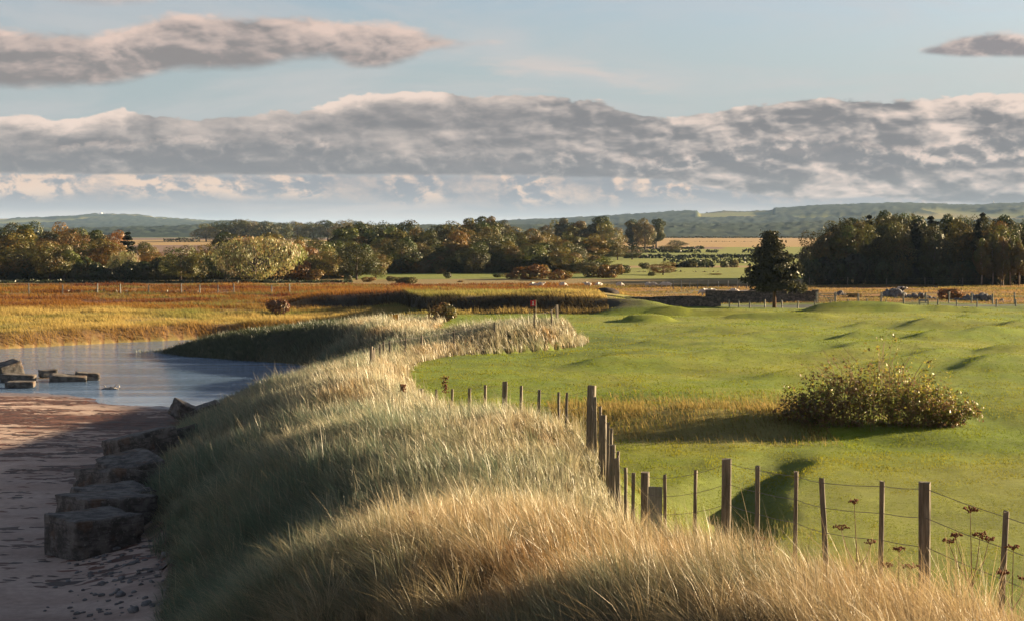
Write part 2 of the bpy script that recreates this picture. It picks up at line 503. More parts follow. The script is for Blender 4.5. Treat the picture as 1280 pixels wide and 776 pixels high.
def ground_colour(x, y, z):
    xr0 = T(XR, y)
    n1 = fbm(x / 6, y / 9, 71, 4); n2 = fbm(x / 1.3, y / 1.3, 72, 3)
    n3 = fbm(x / 30, y / 40, 73, 3)
    c = np.tile(np.array([.125, .168, .006]), (len(x), 1))                    # lawn
    c = lerp(c, (.190, .190, .014), np.clip(.5 + 2.2 * n1 + 1.2 * n2, 0, 1) * .8)
    c = lerp(c, (.062, .102, .008), sstep(.05, .30, n3 + .5 * n2) * .65)
    c = c * (1 + .35 * fbm(x / .55, y / 1.4, 79, 3) + .25 * fbm(x / 9, y / 2.2, 80, 3))[:, None]
    # the short green nearest to the fence and a worn, drier sweep
    c = lerp(c, (.185, .190, .030), sstep(66, 60, y + 2.0 * np.sin(x * .25)) * sstep(42, 50, y) * .6)
    # rough slope falling from the fence to the course
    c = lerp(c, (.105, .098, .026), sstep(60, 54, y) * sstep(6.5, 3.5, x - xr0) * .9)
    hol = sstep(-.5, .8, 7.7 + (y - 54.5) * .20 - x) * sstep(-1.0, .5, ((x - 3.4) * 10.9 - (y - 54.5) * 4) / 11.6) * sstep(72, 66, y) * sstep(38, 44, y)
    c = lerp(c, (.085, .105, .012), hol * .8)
    # rough bank in front of the upper fairway
    bank = sstep(70, 74, y) * sstep(84, 77, y) * sstep(0, 3, x) * sstep(13, 10.5, x)
    c = lerp(c, (.23, .175, .065), bank * .75)
    # course rough at far side of the fairway
    c = lerp(c, (.24, .17, .06), sstep(176, 182, y) * sstep(14, 8, x))
    # beach
    xl = T(XL, y) + .7 * fbm(x / 5 + 3, y / 5, 3, 3)
    xr = T(XR, y)
    xe = xl + .35 * np.clip(fbm(x / 1.2, y / 1.2, 75, 3) * 4, -1, 1)
    beach = sstep(.35, -.35, x - xe) * sstep(170, 160, y + (x > -20) * 25)
    sand = np.tile(np.array([.47, .345, .27]), (len(x), 1))
    sand = lerp(sand, (.36, .25, .19), np.clip(.5 + 2.5 * fbm(x / 3, y / 1.4, 76, 4), 0, 1))
    weed = sstep(.02, .22, fbm(x / 2.4, y / .8, 77, 4) + .42 * np.exp(-((y - 99 + .25 * (x + 22)) / 4.5) ** 2) + .2 * np.exp(-((y - 112) / 3) ** 2) - .13)
    sand = lerp(sand, (.12, .048, .030), weed * sstep(74, 84, y) * .95)
    wetf = sstep(.10, .0, z) * sstep(60, 80, y)
    sand = sand * (1 - .55 * wetf[:, None])
    dunec = np.tile(np.array([.115, .095, .05]), (len(x), 1))
    dunec = lerp(dunec, (.07, .075, .03), np.clip(.5 + 2.5 * n1, 0, 1))
    dunec = lerp(dunec, (.06, .035, .025), sstep(.16, .3, fbm(x / 3, y / 4, 78, 3)) * .8)
    dn = sstep(.3, -.3, x - xr) * sstep(168, 160, y)
    c = lerp(c, dunec, dn)
    c = c * (1 - beach[:, None]) + sand * beach[:, None]
    # left bank meadow, sedge and reed bands
    left = sstep(-6, -12, x) * sstep(150, 158, y)
    yf = np.interp(x, [-300, -75, -43, -36, -29, -15, -5, 5], [60, 148, 162, 171, 178, 182, 176, 140])
    meadow = np.tile(np.array([.30, .215, .075]), (len(x), 1))
    meadow = lerp(meadow, (.17, .15, .045), np.clip(.5 + 3 * n1, 0, 1))
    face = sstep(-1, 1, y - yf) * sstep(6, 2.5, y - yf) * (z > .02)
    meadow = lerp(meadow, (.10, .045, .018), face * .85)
    c = c * (1 - (left * sstep(-2, 1, y - yf))[:, None]) + meadow * (left * sstep(-2, 1, y - yf))[:, None]
    # upper marsh: warm reed and bracken bands
    far = sstep(196, 208, y) * sstep(16, 6, x)
    far = np.maximum(far, sstep(200, 212, y))
    reed = np.tile(np.array([.25, .125, .030]), (len(x), 1))
    band = np.sin(y * .55 + 3.2 * fbm(x / 18, y / 10, 81, 3) * 3)
    reed = lerp(reed, (.125, .045, .020), sstep(.2, .8, band + 2.5 * fbm(x / 9, y / 4, 82, 3)))
    reed = lerp(reed, (.14, .13, .04), sstep(.12, .3, fbm(x / 12, y / 5, 83, 3)) * .8)
    c = c * (1 - far[:, None]) + reed * far[:, None]
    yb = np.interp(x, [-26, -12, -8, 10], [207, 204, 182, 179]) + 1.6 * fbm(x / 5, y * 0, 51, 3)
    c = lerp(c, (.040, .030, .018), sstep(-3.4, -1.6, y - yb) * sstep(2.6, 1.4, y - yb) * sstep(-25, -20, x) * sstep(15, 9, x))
    # patchwork fields further out
    fx = x / y
    py = HOR + (CZ - z) / y * F
    fld = c.copy()
    def strip(c, y0, y1, u0, u1, colr, k=1.0):
        w = sstep(y0 - 2.0, y0 + 2.0, y + 9 * fbm(x / 40, y / 40, 84, 2)) * sstep(y1 + 2.0, y1 - 2.0, y + 9 * fbm(x / 40, y / 40, 84, 2)) * sstep(u0 - .003, u0 + .003, fx) * sstep(u1 + .003, u1 - .003, fx)
        return lerp(c, colr, w * k)
    G1, G2 = (.175, .185, .022), (.145, .165, .020)
    STR, PLO, DRY = (.32, .20, .068), (.17, .10, .065), (.26, .17, .06)
    c = strip(c, 262, 300, -.3, .3, (.21, .145, .045))
    c = strip(c, 290, 345, -.085, .085, (.150, .170, .018))
    c = strip(c, 330, 500, -.3, .3, G2)
    c = strip(c, 288, 372, .045, .40, G1)
    c = strip(c, 372, 388, .045, .40, DRY)
    c = strip(c, 388, 470, .03, .40, G1)
    c = strip(c, 470, 560, .05, .40, G2)
    c = strip(c, 560, 700, .07, .40, G1)
    c = strip(c, 640, 1000, -.02, .11, PLO)
    c = strip(c, 700, 1400, .05, .40, STR)
    c = strip(c, 500, 760, -.30, -.02, PLO)
    c = strip(c, 760, 1000, -.30, -.08, STR)
    c = strip(c, 1000, 1400, -.30, .05, (.15, .10, .07))
    c = strip(c, 1400, 30000, -.8, .8, (.10, .11, .04))
    # track and road behind the stone wall
    c = strip(c, 238, 246, .07, .125, (.15, .14, .135), .8)
    c = strip(c, 196.5, 201, .105, .30, (.075, .075, .078), .9)
    wet = np.clip(wetf * beach, 0, 1)
    return np.clip(c, 0, 1), wet


ground = ground_sheet()

# river surface
def river():
    xs = np.linspace(-190, 2, 97); ys = np.linspace(96, 215, 61)
    X, Y = np.meshgrid(xs, ys)
    i = np.arange(X.size).reshape(X.shape)
    q = np.stack([i[:-1, :-1].ravel(), i[:-1, 1:].ravel(), i[1:, 1:].ravel(), i[1:, :-1].ravel()], 1)
    me = mesh_np('river', np.stack([X.ravel(), Y.ravel(), np.zeros(X.size)], 1), q, M['water'], smooth=True)
    o = link('river', me); o['kind'] = 'structure'


river()

# ------------------------------------------------------------------ hills
def hills():
    us = np.linspace(-.55, .55, 881); ds = np.geomspace(1750, 7600, 150)
    U, D = np.meshgrid(us, ds)
    px = 640 + F * U
    def prof(pts):
        v = np.interp(us * F + 640, [p[0] for p in pts], [p[1] for p in pts])
        k = np.exp(-.5 * (np.arange(-14, 15) / 5.0) ** 2); k /= k.sum()
        v = np.convolve(np.pad(v, 14, 'edge'), k, 'valid')
        return v[None, :]
    def ridge(d0, pts, wf, wb):
        top = CZ + (HOR - prof(pts)) / F * d0
        w = np.where(D < d0, sstep(d0 - wf, d0, D), 1 - .6 * sstep(d0, d0 + wb, D))
        return top * w
    z1 = ridge(6400, [(-900, 280), (-100, 277), (0, 274), (60, 273), (125, 270), (170, 271), (245, 277), (330, 281), (420, 284), (600, 286), (900, 284), (2200, 282)], 2600, 1000)
    z2 = ridge(4600, [(-900, 296), (560, 292), (620, 279), (690, 278), (760, 274), (850, 268), (950, 266), (1010, 262), (1080, 259), (1140, 258), (1200, 261), (1280, 258), (1400, 252), (1700, 256), (2200, 260)], 1700, 1500)
    z3 = ridge(2700, [(-900, 292), (130, 292), (240, 289), (320, 288), (600, 289), (760, 287), (850, 286), (950, 287), (1010, 284), (1280, 283), (2200, 284)], 800, 500)
    zz = np.maximum(np.maximum(z1, z2), z3)
    x = (U * D).ravel(); y = D.ravel()
    base = zfar(y) - 14 + 13.5 * sstep(1750, 2100, y)
    z = np.maximum(zz.ravel(), base)
    a = (U.ravel() * F) / 60
    n = fbm(x / 330, y / 420, 91, 4)
    forest = sstep(-.03, .03, n + .10 * (D.ravel() < 5600) * (x > 0) + .02)
    crest2 = ((D.ravel() > 4200) & (D.ravel() < 5200) & (px.ravel() > 880))
    forest = np.maximum(forest, crest2 * sstep(-.06, .02, fbm(x / 260, y / 900, 95, 3)))
    near3 = D.ravel() < 2900
    forest = np.where(near3, sstep(-.14, -.06, n + .05), forest)
    field = ((px.ravel() > 872) & (px.ravel() < 965) & (D.ravel() > 3900) & (D.ravel() < 4700))
    forest = np.where(field, 0, forest)
    hgt = 9.0
    z = z + forest * hgt * (.8 + .8 * fbm(x / 9, y / 14, 92, 3)) * sstep(1900, 2300, y)
    c = np.tile(np.array([.14, .145, .045]), (len(x), 1))
    c = lerp(c, (.20, .165, .065), sstep(-.05, .1, fbm(x / 420, y / 300, 93, 2)))
    c = lerp(c, (.020, .030, .014), forest)
    c = lerp(c, (.06, .065, .03), forest * sstep(0, .25, fbm(x / 40, y / 60, 94, 3)) * .6)
    i = np.arange(len(x)).reshape(D.shape)
    q = np.stack([i[:-1, :-1].ravel(), i[:-1, 1:].ravel(), i[1:, 1:].ravel(), i[1:, :-1].ravel()], 1)
    m, nt, nn, l = new_mat('hill_cover'); b = NB(nt)
    b.out(b.pbsdf(b.attr('Col'), .95, .05))
    o = link('hills', mesh_np('hills', np.stack([x, y, z], 1), q, m, c, smooth=False)); o['kind'] = 'structure'


hills()

# ------------------------------------------------------------------ grass blades
def blades(name, P, L, W, lean, cb, ct, mat, seg=3, bend=1.7, phi=None, parent=None):
    n = len(P)
    ts = np.linspace(0, 1, seg + 1) if seg > 2 else np.array([0, .55, 1.0])
    wp = {3: [1, .9, .6, .08], 2: [1, .75, .08], 1: [1, .1]}[seg]
    if phi is None: phi = rng.uniform(0, math.pi, n)
    side = np.stack([np.cos(phi), np.sin(phi), np.zeros(n)], 1)
    lm = np.sqrt((lean ** 2).sum(1))
    V = np.empty((n, seg + 1, 2, 3), np.float32); C = np.empty((n, seg + 1, 2, 3), np.float32)
    for k, t in enumerate(ts):
        ctr = P.copy()
        ctr[:, :2] += lean * (L * t ** bend)[:, None]
        ctr[:, 2] += L * (t - np.minimum(.42 * lm, .8) * t ** 2)
        s = side * (W * wp[k] * .5)[:, None]
        V[:, k, 0] = ctr - s; V[:, k, 1] = ctr + s
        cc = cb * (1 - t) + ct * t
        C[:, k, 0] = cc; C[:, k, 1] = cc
    base = (np.arange(n) * (seg + 1) * 2)[:, None]
    q = []
    for k in range(seg):
        o = k * 2
        q.append(np.concatenate([base + o, base + o + 1, base + o + 3, base + o + 2], 1))
    q = np.stack(q, 1).reshape(-1, 4)
    me = mesh_np(name, V.reshape(-1, 3), q, mat, C.reshape(-1, 3))
    return link(name, me, parent)


def sample_dune(n, y0, y1, dens):
    """points on the dune footprint, density dens(y) per square metre"""
    ys = np.linspace(y0, y1, 600)
    xa = np.maximum(T(XL, ys) - .3, -.325 * ys); xb = np.minimum(T(XR, ys) + .7, .325 * ys)
    w = np.clip(xb - xa, 0, None) * dens(ys)
    N = int(np.trapz(w, ys))
    cum = np.cumsum(w); cum /= cum[-1]
    y = np.interp(rng.random(N), cum, ys)
    x0 = np.interp(y, ys, xa); x1 = np.interp(y, ys, xb)
    return x0 + (x1 - x0) * rng.random(N), y


def dune_grass():
    sc = 1.0
    def dens(y):
        return np.interp(y, [8, 12, 20, 30, 50, 70, 100, 135, 170], [2100, 2100, 1350, 820, 500, 270, 190, 140, 95]) * sc
    x, y = sample_dune(0, 8.5, 168, dens)
    # clumps: pull blades towards tussock centres
    cs = np.interp(y, [8, 60, 170], [.42, .55, .9])
    cx = np.round(x / cs + .35 * np.sin(y * 3.1)) * cs; cy = np.round(y / cs + .35 * np.cos(x * 2.7)) * cs
    jx = (_hash(np.round(cx * 100), np.round(cy * 100), 5) - .5) * cs; jy = (_hash(np.round(cx * 100), np.round(cy * 100), 6) - .5) * cs
    pull = .55 * rng.random(len(x)) ** 1.0
    x = x + (cx + jx - x) * pull; y = y + (cy + jy - y) * pull
    xl = T(XL, y) + .7 * fbm(x / 5 + 3, y / 5, 3, 3); xr = T(XR, y); xc = T(XC, y)
    bare = fbm(x / 2.2, y / 3, 101, 3)
    toe = sstep(-.2, 1.3, x - xl + 1.1 * fbm(x / 1.1, y / 1.1, 102, 2))
    spur = sstep(.30, .10, bare)
    edge = sstep(.7, -.2, x - xr + .9 * fbm(x / 1.5, y / 1.5, 103, 2))
    keep = rng.random(len(x)) < toe * (.35 + .65 * spur) * edge
    x, y, xl, xr, xc, cx, cy = (a[keep] for a in (x, y, xl, xr, xc, cx, cy))
    z = H(x, y)
    n = len(x)
    patch = fbm(x / 2.6, y / 3.4, 104, 4); patch2 = fbm(x / .7, y / .9, 105, 3)
    gust = fbm(x / 1.8 + y * .25, y / 2.6, 106, 3)
    Lh = (.42 + .5 * (rng.random(n) ** 1.5)) * np.clip(1.05 + 1.3 * patch, .5, 1.6) * np.interp(y, [8, 20, 60, 120], [.75, .85, 1, 1.15])
    spit = sstep(141, 149, y) * sstep(-11.5, -14, x)
    Lh = Lh * (1 - .25 * spit) * np.interp(y, [100, 125], [1, .8]) * sstep(-1, 2.0, x - xl + .8) ** .5 * .9
    tall = rng.random(n) < .03
    h1 = _hash(np.round(cx * 100), np.round(cy * 100), 15); h2 = _hash(np.round(cx * 100), np.round(cy * 100), 16); h3 = _hash(np.round(cx * 100), np.round(cy * 100), 17)
    Lh = Lh * (.62 + .62 * h2)
    Lh = np.where(tall, Lh * 1.45, Lh)
    dead = rng.random(n) < .10
    W = np.maximum(.0042, y * np.interp(y, [60, 110], [.00031, .00024])) * rng.uniform(.7, 1.35, n)
    W = np.where(tall, W * .8, W)
    ang = math.pi - .18 + 1.3 * gust + rng.normal(0, .62, n)
    mag = np.clip(.52 + .7 * gust + .9 * patch2 + rng.normal(0, .22, n), .03, 1.1)
    ang = ang + (h1 - .5) * 1.5; mag = mag * (.65 + .7 * h3)
    ang = np.where(dead, rng.uniform(0, 2 * math.pi, n), ang); mag = np.where(dead, rng.uniform(.5, 1.3, n), mag)
    lean = np.stack([np.cos(ang) * mag, np.sin(ang) * mag], 1)
    # colour: grey-green on the seaward face, partly painting its shade in; straw on the crest and by the fence
    tl = np.clip((xc - x) / np.maximum(xc - xl, .5), 0, 1)
    g = np.clip(.40 + .5 * tl ** 1.2 + .5 * (h2 - .5) + 1.5 * patch + .5 * patch2 + rng.normal(0, .2, n) - .25 * (y > 66) * (tl < .9) - .3 * (x > xr - 1.2) * (y > 60) - .3 * sstep(40, 27, y) * sstep(xc - 2, xc + 1, x), 0, 1)
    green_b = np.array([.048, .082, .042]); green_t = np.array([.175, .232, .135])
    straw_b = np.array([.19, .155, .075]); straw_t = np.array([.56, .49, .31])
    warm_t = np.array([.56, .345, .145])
    wm = np.clip(.08 + 2.4 * fbm(x / 3.1, y / 3.9, 107, 3) + .8 * sstep(40, 27, y) * sstep(xc - 2.5, xc + .8, x) + .25 * (y > 36) * (y < 56) * sstep(-1, 1.2, x), 0, 1)
    st = lerp(np.tile(straw_t, (n, 1)), warm_t, wm)
    cb = lerp(np.tile(straw_b, (n, 1)), green_b, g); ct = lerp(st, green_t, g)
    brown = np.exp(-((y - 56 + .55 * (x + 5.3)) / 1.6) ** 2) * sstep(-8.6, -7, x) * sstep(-2.2, -3.6, x) * np.clip(.6 + 2 * patch, 0, 1)
    ct = lerp(ct, (.105, .06, .04), brown * .85); cb = lerp(cb, (.06, .035, .028), brown * .85)
    ct = np.where(tall[:, None], np.array([.60, .50, .32]), ct)
    k = (rng.uniform(.62, 1.32, n) * (.78 + .44 * h1))[:, None]
    cb = cb * k; ct = ct * k
    ct = np.where(dead[:, None], np.array([.30, .19, .10]) * k, ct); cb = np.where(dead[:, None], np.array([.14, .09, .05]) * k, cb)
    dk = spit[:, None]
    cb = cb * (1 - dk) + np.array([.030, .042, .016]) * k * dk
    ct = ct * (1 - dk) + np.array([.060, .075, .028]) * k * dk
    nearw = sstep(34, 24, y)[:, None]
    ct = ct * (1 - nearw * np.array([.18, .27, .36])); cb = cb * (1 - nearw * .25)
    # single marram tussocks standing out of the sward
    tx, ty = sample_dune(0, 9, 64, lambda q: np.interp(q, [9, 20, 40, 64], [3.2, 2.6, 1.9, 1.3]))
    nt_ = len(tx); per = 85
    tl_ = (T(XC, ty) - tx) / np.maximum(T(XC, ty) - T(XL, ty), .5)
    kp = (tl_ < .93) & (tx < T(XR, ty) - .1); tx, ty, tl_ = tx[kp], ty[kp], tl_[kp]; nt_ = len(tx)
    ti = np.repeat(np.arange(nt_), per); m_ = len(ti)
    size_ = rng.uniform(.55, 1.25, nt_); hue_ = rng.random(nt_); val_ = rng.uniform(.7, 1.35, nt_); wa = rng.normal(math.pi - .2, .5, nt_)
    oa = rng.uniform(0, 2 * math.pi, m_); orad = np.sqrt(rng.random(m_)) * .13 * size_[ti]
    bx_ = tx[ti] + np.cos(oa) * orad; by_ = ty[ti] + np.sin(oa) * orad
    spread = rng.uniform(.15, .85, m_)
    ln = np.stack([np.cos(oa) * spread + np.cos(wa[ti]) * .42, np.sin(oa) * spread + np.sin(wa[ti]) * .42], 1)
    Lt = size_[ti] * rng.uniform(.45, .95, m_) * np.interp(by_, [9, 20, 64], [.8, .9, 1])
    gt = np.clip(.35 + .5 * np.clip(tl_[ti], 0, 1) + .9 * (hue_[ti] - .5) - .3 * (by_ < 36) * (tl_[ti] < .2), 0, 1)
    cbt = lerp(np.tile(straw_b, (m_, 1)), green_b, gt) * val_[ti][:, None]
    ctt = lerp(lerp(np.tile(straw_t, (m_, 1)), warm_t, (hue_[ti] * .8)), green_t, gt) * (val_[ti] * rng.uniform(.7, 1.25, m_))[:, None]
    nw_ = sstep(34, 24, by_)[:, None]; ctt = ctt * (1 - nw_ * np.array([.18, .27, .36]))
    x = np.concatenate([x, bx_]); y = np.concatenate([y, by_]); z = np.concatenate([z, H(bx_, by_)])
    Lh = np.concatenate([Lh * .88, Lt]); W = np.concatenate([W, np.maximum(.0044, by_ * .00032) * rng.uniform(.7, 1.3, m_)])
    lean = np.concatenate([lean, ln]); cb = np.concatenate([cb, cbt]); ct = np.concatenate([np.clip(ct, 0, .9), np.clip(ctt, 0, .9)])
    print('dune blades', len(x), 'tussocks', nt_)
    P = np.stack([x, y, z - .02], 1)
    a = y < 62
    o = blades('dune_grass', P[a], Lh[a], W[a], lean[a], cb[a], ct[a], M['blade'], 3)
    tag(o, 'wind-combed marram grass covering the near dune in front of the fence', 'grass', kind='stuff')
    a = ~a
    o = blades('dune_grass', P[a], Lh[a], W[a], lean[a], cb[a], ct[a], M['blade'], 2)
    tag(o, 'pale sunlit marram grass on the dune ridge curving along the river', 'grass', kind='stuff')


dune_grass()


def meadow_grass():
    # left bank meadow beyond the river and reed bands in front of the woods
    N = 560000
    d = np.sqrt(rng.uniform(150 ** 2, 262 ** 2, N)); u = rng.uniform(-.31, .075, N)
    x = u * d; y = d
    z = H(x, y)
    yf = np.interp(x, [-300, -75, -43, -36, -29, -15, -5, 5], [60, 148, 162, 171, 178, 182, 176, 140])
    lowg = (x > -8) & (y < 177)
    ok = (z > .06) & ((y > yf - .2) | (x > -8)) & ~(in_dune(x, y)) & ~(lowg)
    ok &= ~((x > 9) & (y < 200)) & ~((x > 12))
    clump = fbm(x / 3, y / 3, 111, 3)
    ok &= rng.random(N) < np.clip(.75 + 2.0 * clump, .15, 1) * np.interp(y, [150, 195, 210, 262], [1, .9, .45, .3])
    x, y, z, clump, yf = (a[ok] for a in (x, y, z, clump, yf))
    n = len(x)
    L = rng.uniform(.18, .5, n) * np.clip(1 + 1.6 * clump, .5, 1.6)
    W = y * .00025 * rng.uniform(.7, 1.4, n)
    ang = math.pi + rng.normal(0, .6, n); mag = np.clip(.45 + rng.normal(0, .25, n), 0, 1.1)
    lean = np.stack([np.cos(ang) * mag, np.sin(ang) * mag], 1)
    reed = sstep(196, 207, y + 4 * fbm(x / 8, y / 8, 112, 2))
    band = np.clip(.5 + 2.4 * fbm(x / 20, y / 4.5, 113, 4), 0, 1)
    cm = lerp(np.tile(np.array([.42, .30, .095]), (n, 1)), (.19, .19, .05), np.clip(.4 + 2 * fbm(x / 8, y / 6, 114, 3), 0, 1))
    cr = lerp(np.tile(np.array([.25, .125, .028]), (n, 1)), (.125, .042, .018), band)
    cr = lerp(cr, (.17, .15, .045), sstep(.1, .25, fbm(x / 10, y / 5, 115, 3)))
    ct = cm * (1 - reed[:, None]) + cr * reed[:, None]
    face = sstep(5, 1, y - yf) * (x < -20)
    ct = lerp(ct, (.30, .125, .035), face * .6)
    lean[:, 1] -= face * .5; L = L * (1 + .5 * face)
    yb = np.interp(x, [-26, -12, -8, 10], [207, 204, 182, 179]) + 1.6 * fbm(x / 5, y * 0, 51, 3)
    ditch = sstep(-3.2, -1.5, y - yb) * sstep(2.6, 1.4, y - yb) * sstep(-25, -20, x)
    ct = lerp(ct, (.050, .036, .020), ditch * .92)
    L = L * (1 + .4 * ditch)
    ct = lerp(ct, (.06, .045, .02), sstep(1.2, .5, np.abs(y - 232 - .02 * x + 3 * fbm(x / 9, y * 0, 116, 2))) * (x < -28) * .85)
    k = (rng.uniform(.92, 1.08, n) * (1 + .5 * fbm(x / 14, y / 3.2, 117, 4)))[:, None]
    ct = np.clip(ct * k, 0, 1); cb = ct * .8
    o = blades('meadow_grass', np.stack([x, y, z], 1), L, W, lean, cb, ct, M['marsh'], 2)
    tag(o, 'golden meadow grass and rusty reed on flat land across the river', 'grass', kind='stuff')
    # rough field grass behind the wall on the right and on the rough banks
    N = 110000
    d = np.sqrt(rng.uniform(196 ** 2, 262 ** 2, N)); u = rng.uniform(.03, .31, N)
    x = u * d; y = d; z = H(x, y)
    ok = (rng.random(N) < np.clip(.45 + 2.5 * fbm(x / 5, y / 3, 121, 3), 0, 1)) & ~((y > 195.5) & (y < 202) & (x > 20)) & (y > 203)
    x, y, z = x[ok], y[ok], z[ok]; n = len(x)
    ct = lerp(np.tile(np.array([.34, .215, .075]), (n, 1)), (.20, .17, .05), np.clip(.5 + 3 * fbm(x / 6, y / 4, 122, 3), 0, 1)) * rng.uniform(.7, 1.2, n)[:, None]
    ang = math.pi + rng.normal(0, .6, n); mag = np.clip(.4 + rng.normal(0, .2, n), 0, 1)
    o = blades('field_grass', np.stack([x, y, z], 1), rng.uniform(.06, .22, n), y * .00026 * rng.uniform(.7, 1.4, n), np.stack([np.cos(ang) * mag, np.sin(ang) * mag], 1), ct * .6, ct, M['marsh'], 2)
    tag(o, 'dry tawny grass in the sheep pasture behind the stone wall', 'grass', kind='stuff')
    # longer turf on the slope under the fence and on the lip of the hollow
    N = 26000
    y = rng.uniform(26, 70, N); xr = T(XR, y); x = xr + rng.uniform(.2, 6.5, N)
    rim = 7.7 + (y - 54.5) * .20 + .25 * np.sin(y * .5)
    lip = np.exp(-((x - rim) / .8) ** 2) * (y > 50) * (y < 66)
    ok = rng.random(N) < np.maximum((y < 58) * np.clip(.55 - .10 * (x - xr), 0, 1), lip * .5)
    x, y = x[ok], y[ok]; z = H(x, y); n = len(x)
    ct = lerp(np.tile(np.array([.15, .17, .03]), (n, 1)), (.30, .23, .08), np.clip(rng.random(n) * .6 + 1.5 * fbm(x, y, 133, 3), 0, 1)) * rng.uniform(.7, 1.2, n)[:, None]
    ang = math.pi + rng.normal(0, .9, n); mag = np.clip(.35 + rng.normal(0, .2, n), 0, 1)
    o = blades('rough_turf', np.stack([x, y, z], 1), rng.uniform(.06, .26, n), rng.uniform(.008, .018, n), np.stack([np.cos(ang) * mag, np.sin(ang) * mag], 1), ct * .7, ct, M['marsh'], 2)
    tag(o, 'longer uneven turf below the fence and round the shadowed hollow', 'grass', kind='stuff')
    # dry rough on the bank beside the bush and round its foot
    N = 26000
    x = rng.uniform(1.5, 12.5, N); y = rng.uniform(71.5, 84, N)
    w = np.exp(-((y - 77.5) / 2.6) ** 2) * (.25 + 1.2 * np.clip(.3 + 2.2 * fbm(x / 1.5, y / 1.5, 131, 3), 0, 1)) + .05
    ok = rng.random(N) < w
    x, y = x[ok], y[ok]; z = H(x, y); n = len(x)
    ct = lerp(np.tile(np.array([.37, .25, .09]), (n, 1)), (.19, .18, .045), rng.random(n) * .8) * rng.uniform(.7, 1.2, n)[:, None]
    ang = math.pi + rng.normal(0, .7, n); mag = np.clip(.35 + rng.normal(0, .2, n), 0, 1)
    o = blades('rough_grass', np.stack([x, y, z], 1), rng.uniform(.1, .36, n), rng.uniform(.012, .03, n), np.stack([np.cos(ang) * mag, np.sin(ang) * mag], 1), ct * .6, ct, M['marsh'], 2)
    tag(o, 'dry straw-coloured rough on the low bank left of the bush', 'grass', kind='stuff')


meadow_grass()


def lawn_grass():
    # short turf on the course: small blades thinning with distance
    N = 300000
    d = 42 * (190 / 42) ** rng.random(N); u = rng.uniform(-.08, .31, N)
    x = u * d; y = d
    ok = (x > T(XR, y) + .3)
    ok &= rng.random(N) < np.interp(d, [40, 60, 100, 190], [1, 1, .55, .3])
    x, y = x[ok], y[ok]; z = H(x, y); n = len(x)
    pn = fbm(x / 4, y / 6, 141, 4); p2 = fbm(x / 1.0, y / 1.6, 142, 3)
    ct = lerp(np.tile(np.array([.155, .208, .008]), (n, 1)), (.245, .23, .022), np.clip(.42 + 1.8 * pn + 1.2 * p2, 0, 1))
    ct = ct * rng.uniform(.85, 1.12, n)[:, None]
    green = sstep(66, 60, y + 2.0 * np.sin(x * .25))
    L = rng.uniform(.018, .05, n) * (1 - .45 * green) * np.interp(y, [40, 100, 190], [1, 1.3, 1.8]) * np.clip(1 + 2.2 * p2, .4, 2.2)
    W = y * .00040 * rng.uniform(.7, 1.3, n)
    ang = rng.uniform(0, 2 * math.pi, n); mag = rng.uniform(.1, .7, n)
    o = blades('fairway_turf', np.stack([x, y, z - .004], 1), L, W, np.stack([np.cos(ang) * mag, np.sin(ang) * mag], 1), ct * .75, ct, M['lawn'], 2)
    tag(o, 'short green turf blades of the golf fairway', 'grass', kind='stuff')


lawn_grass()


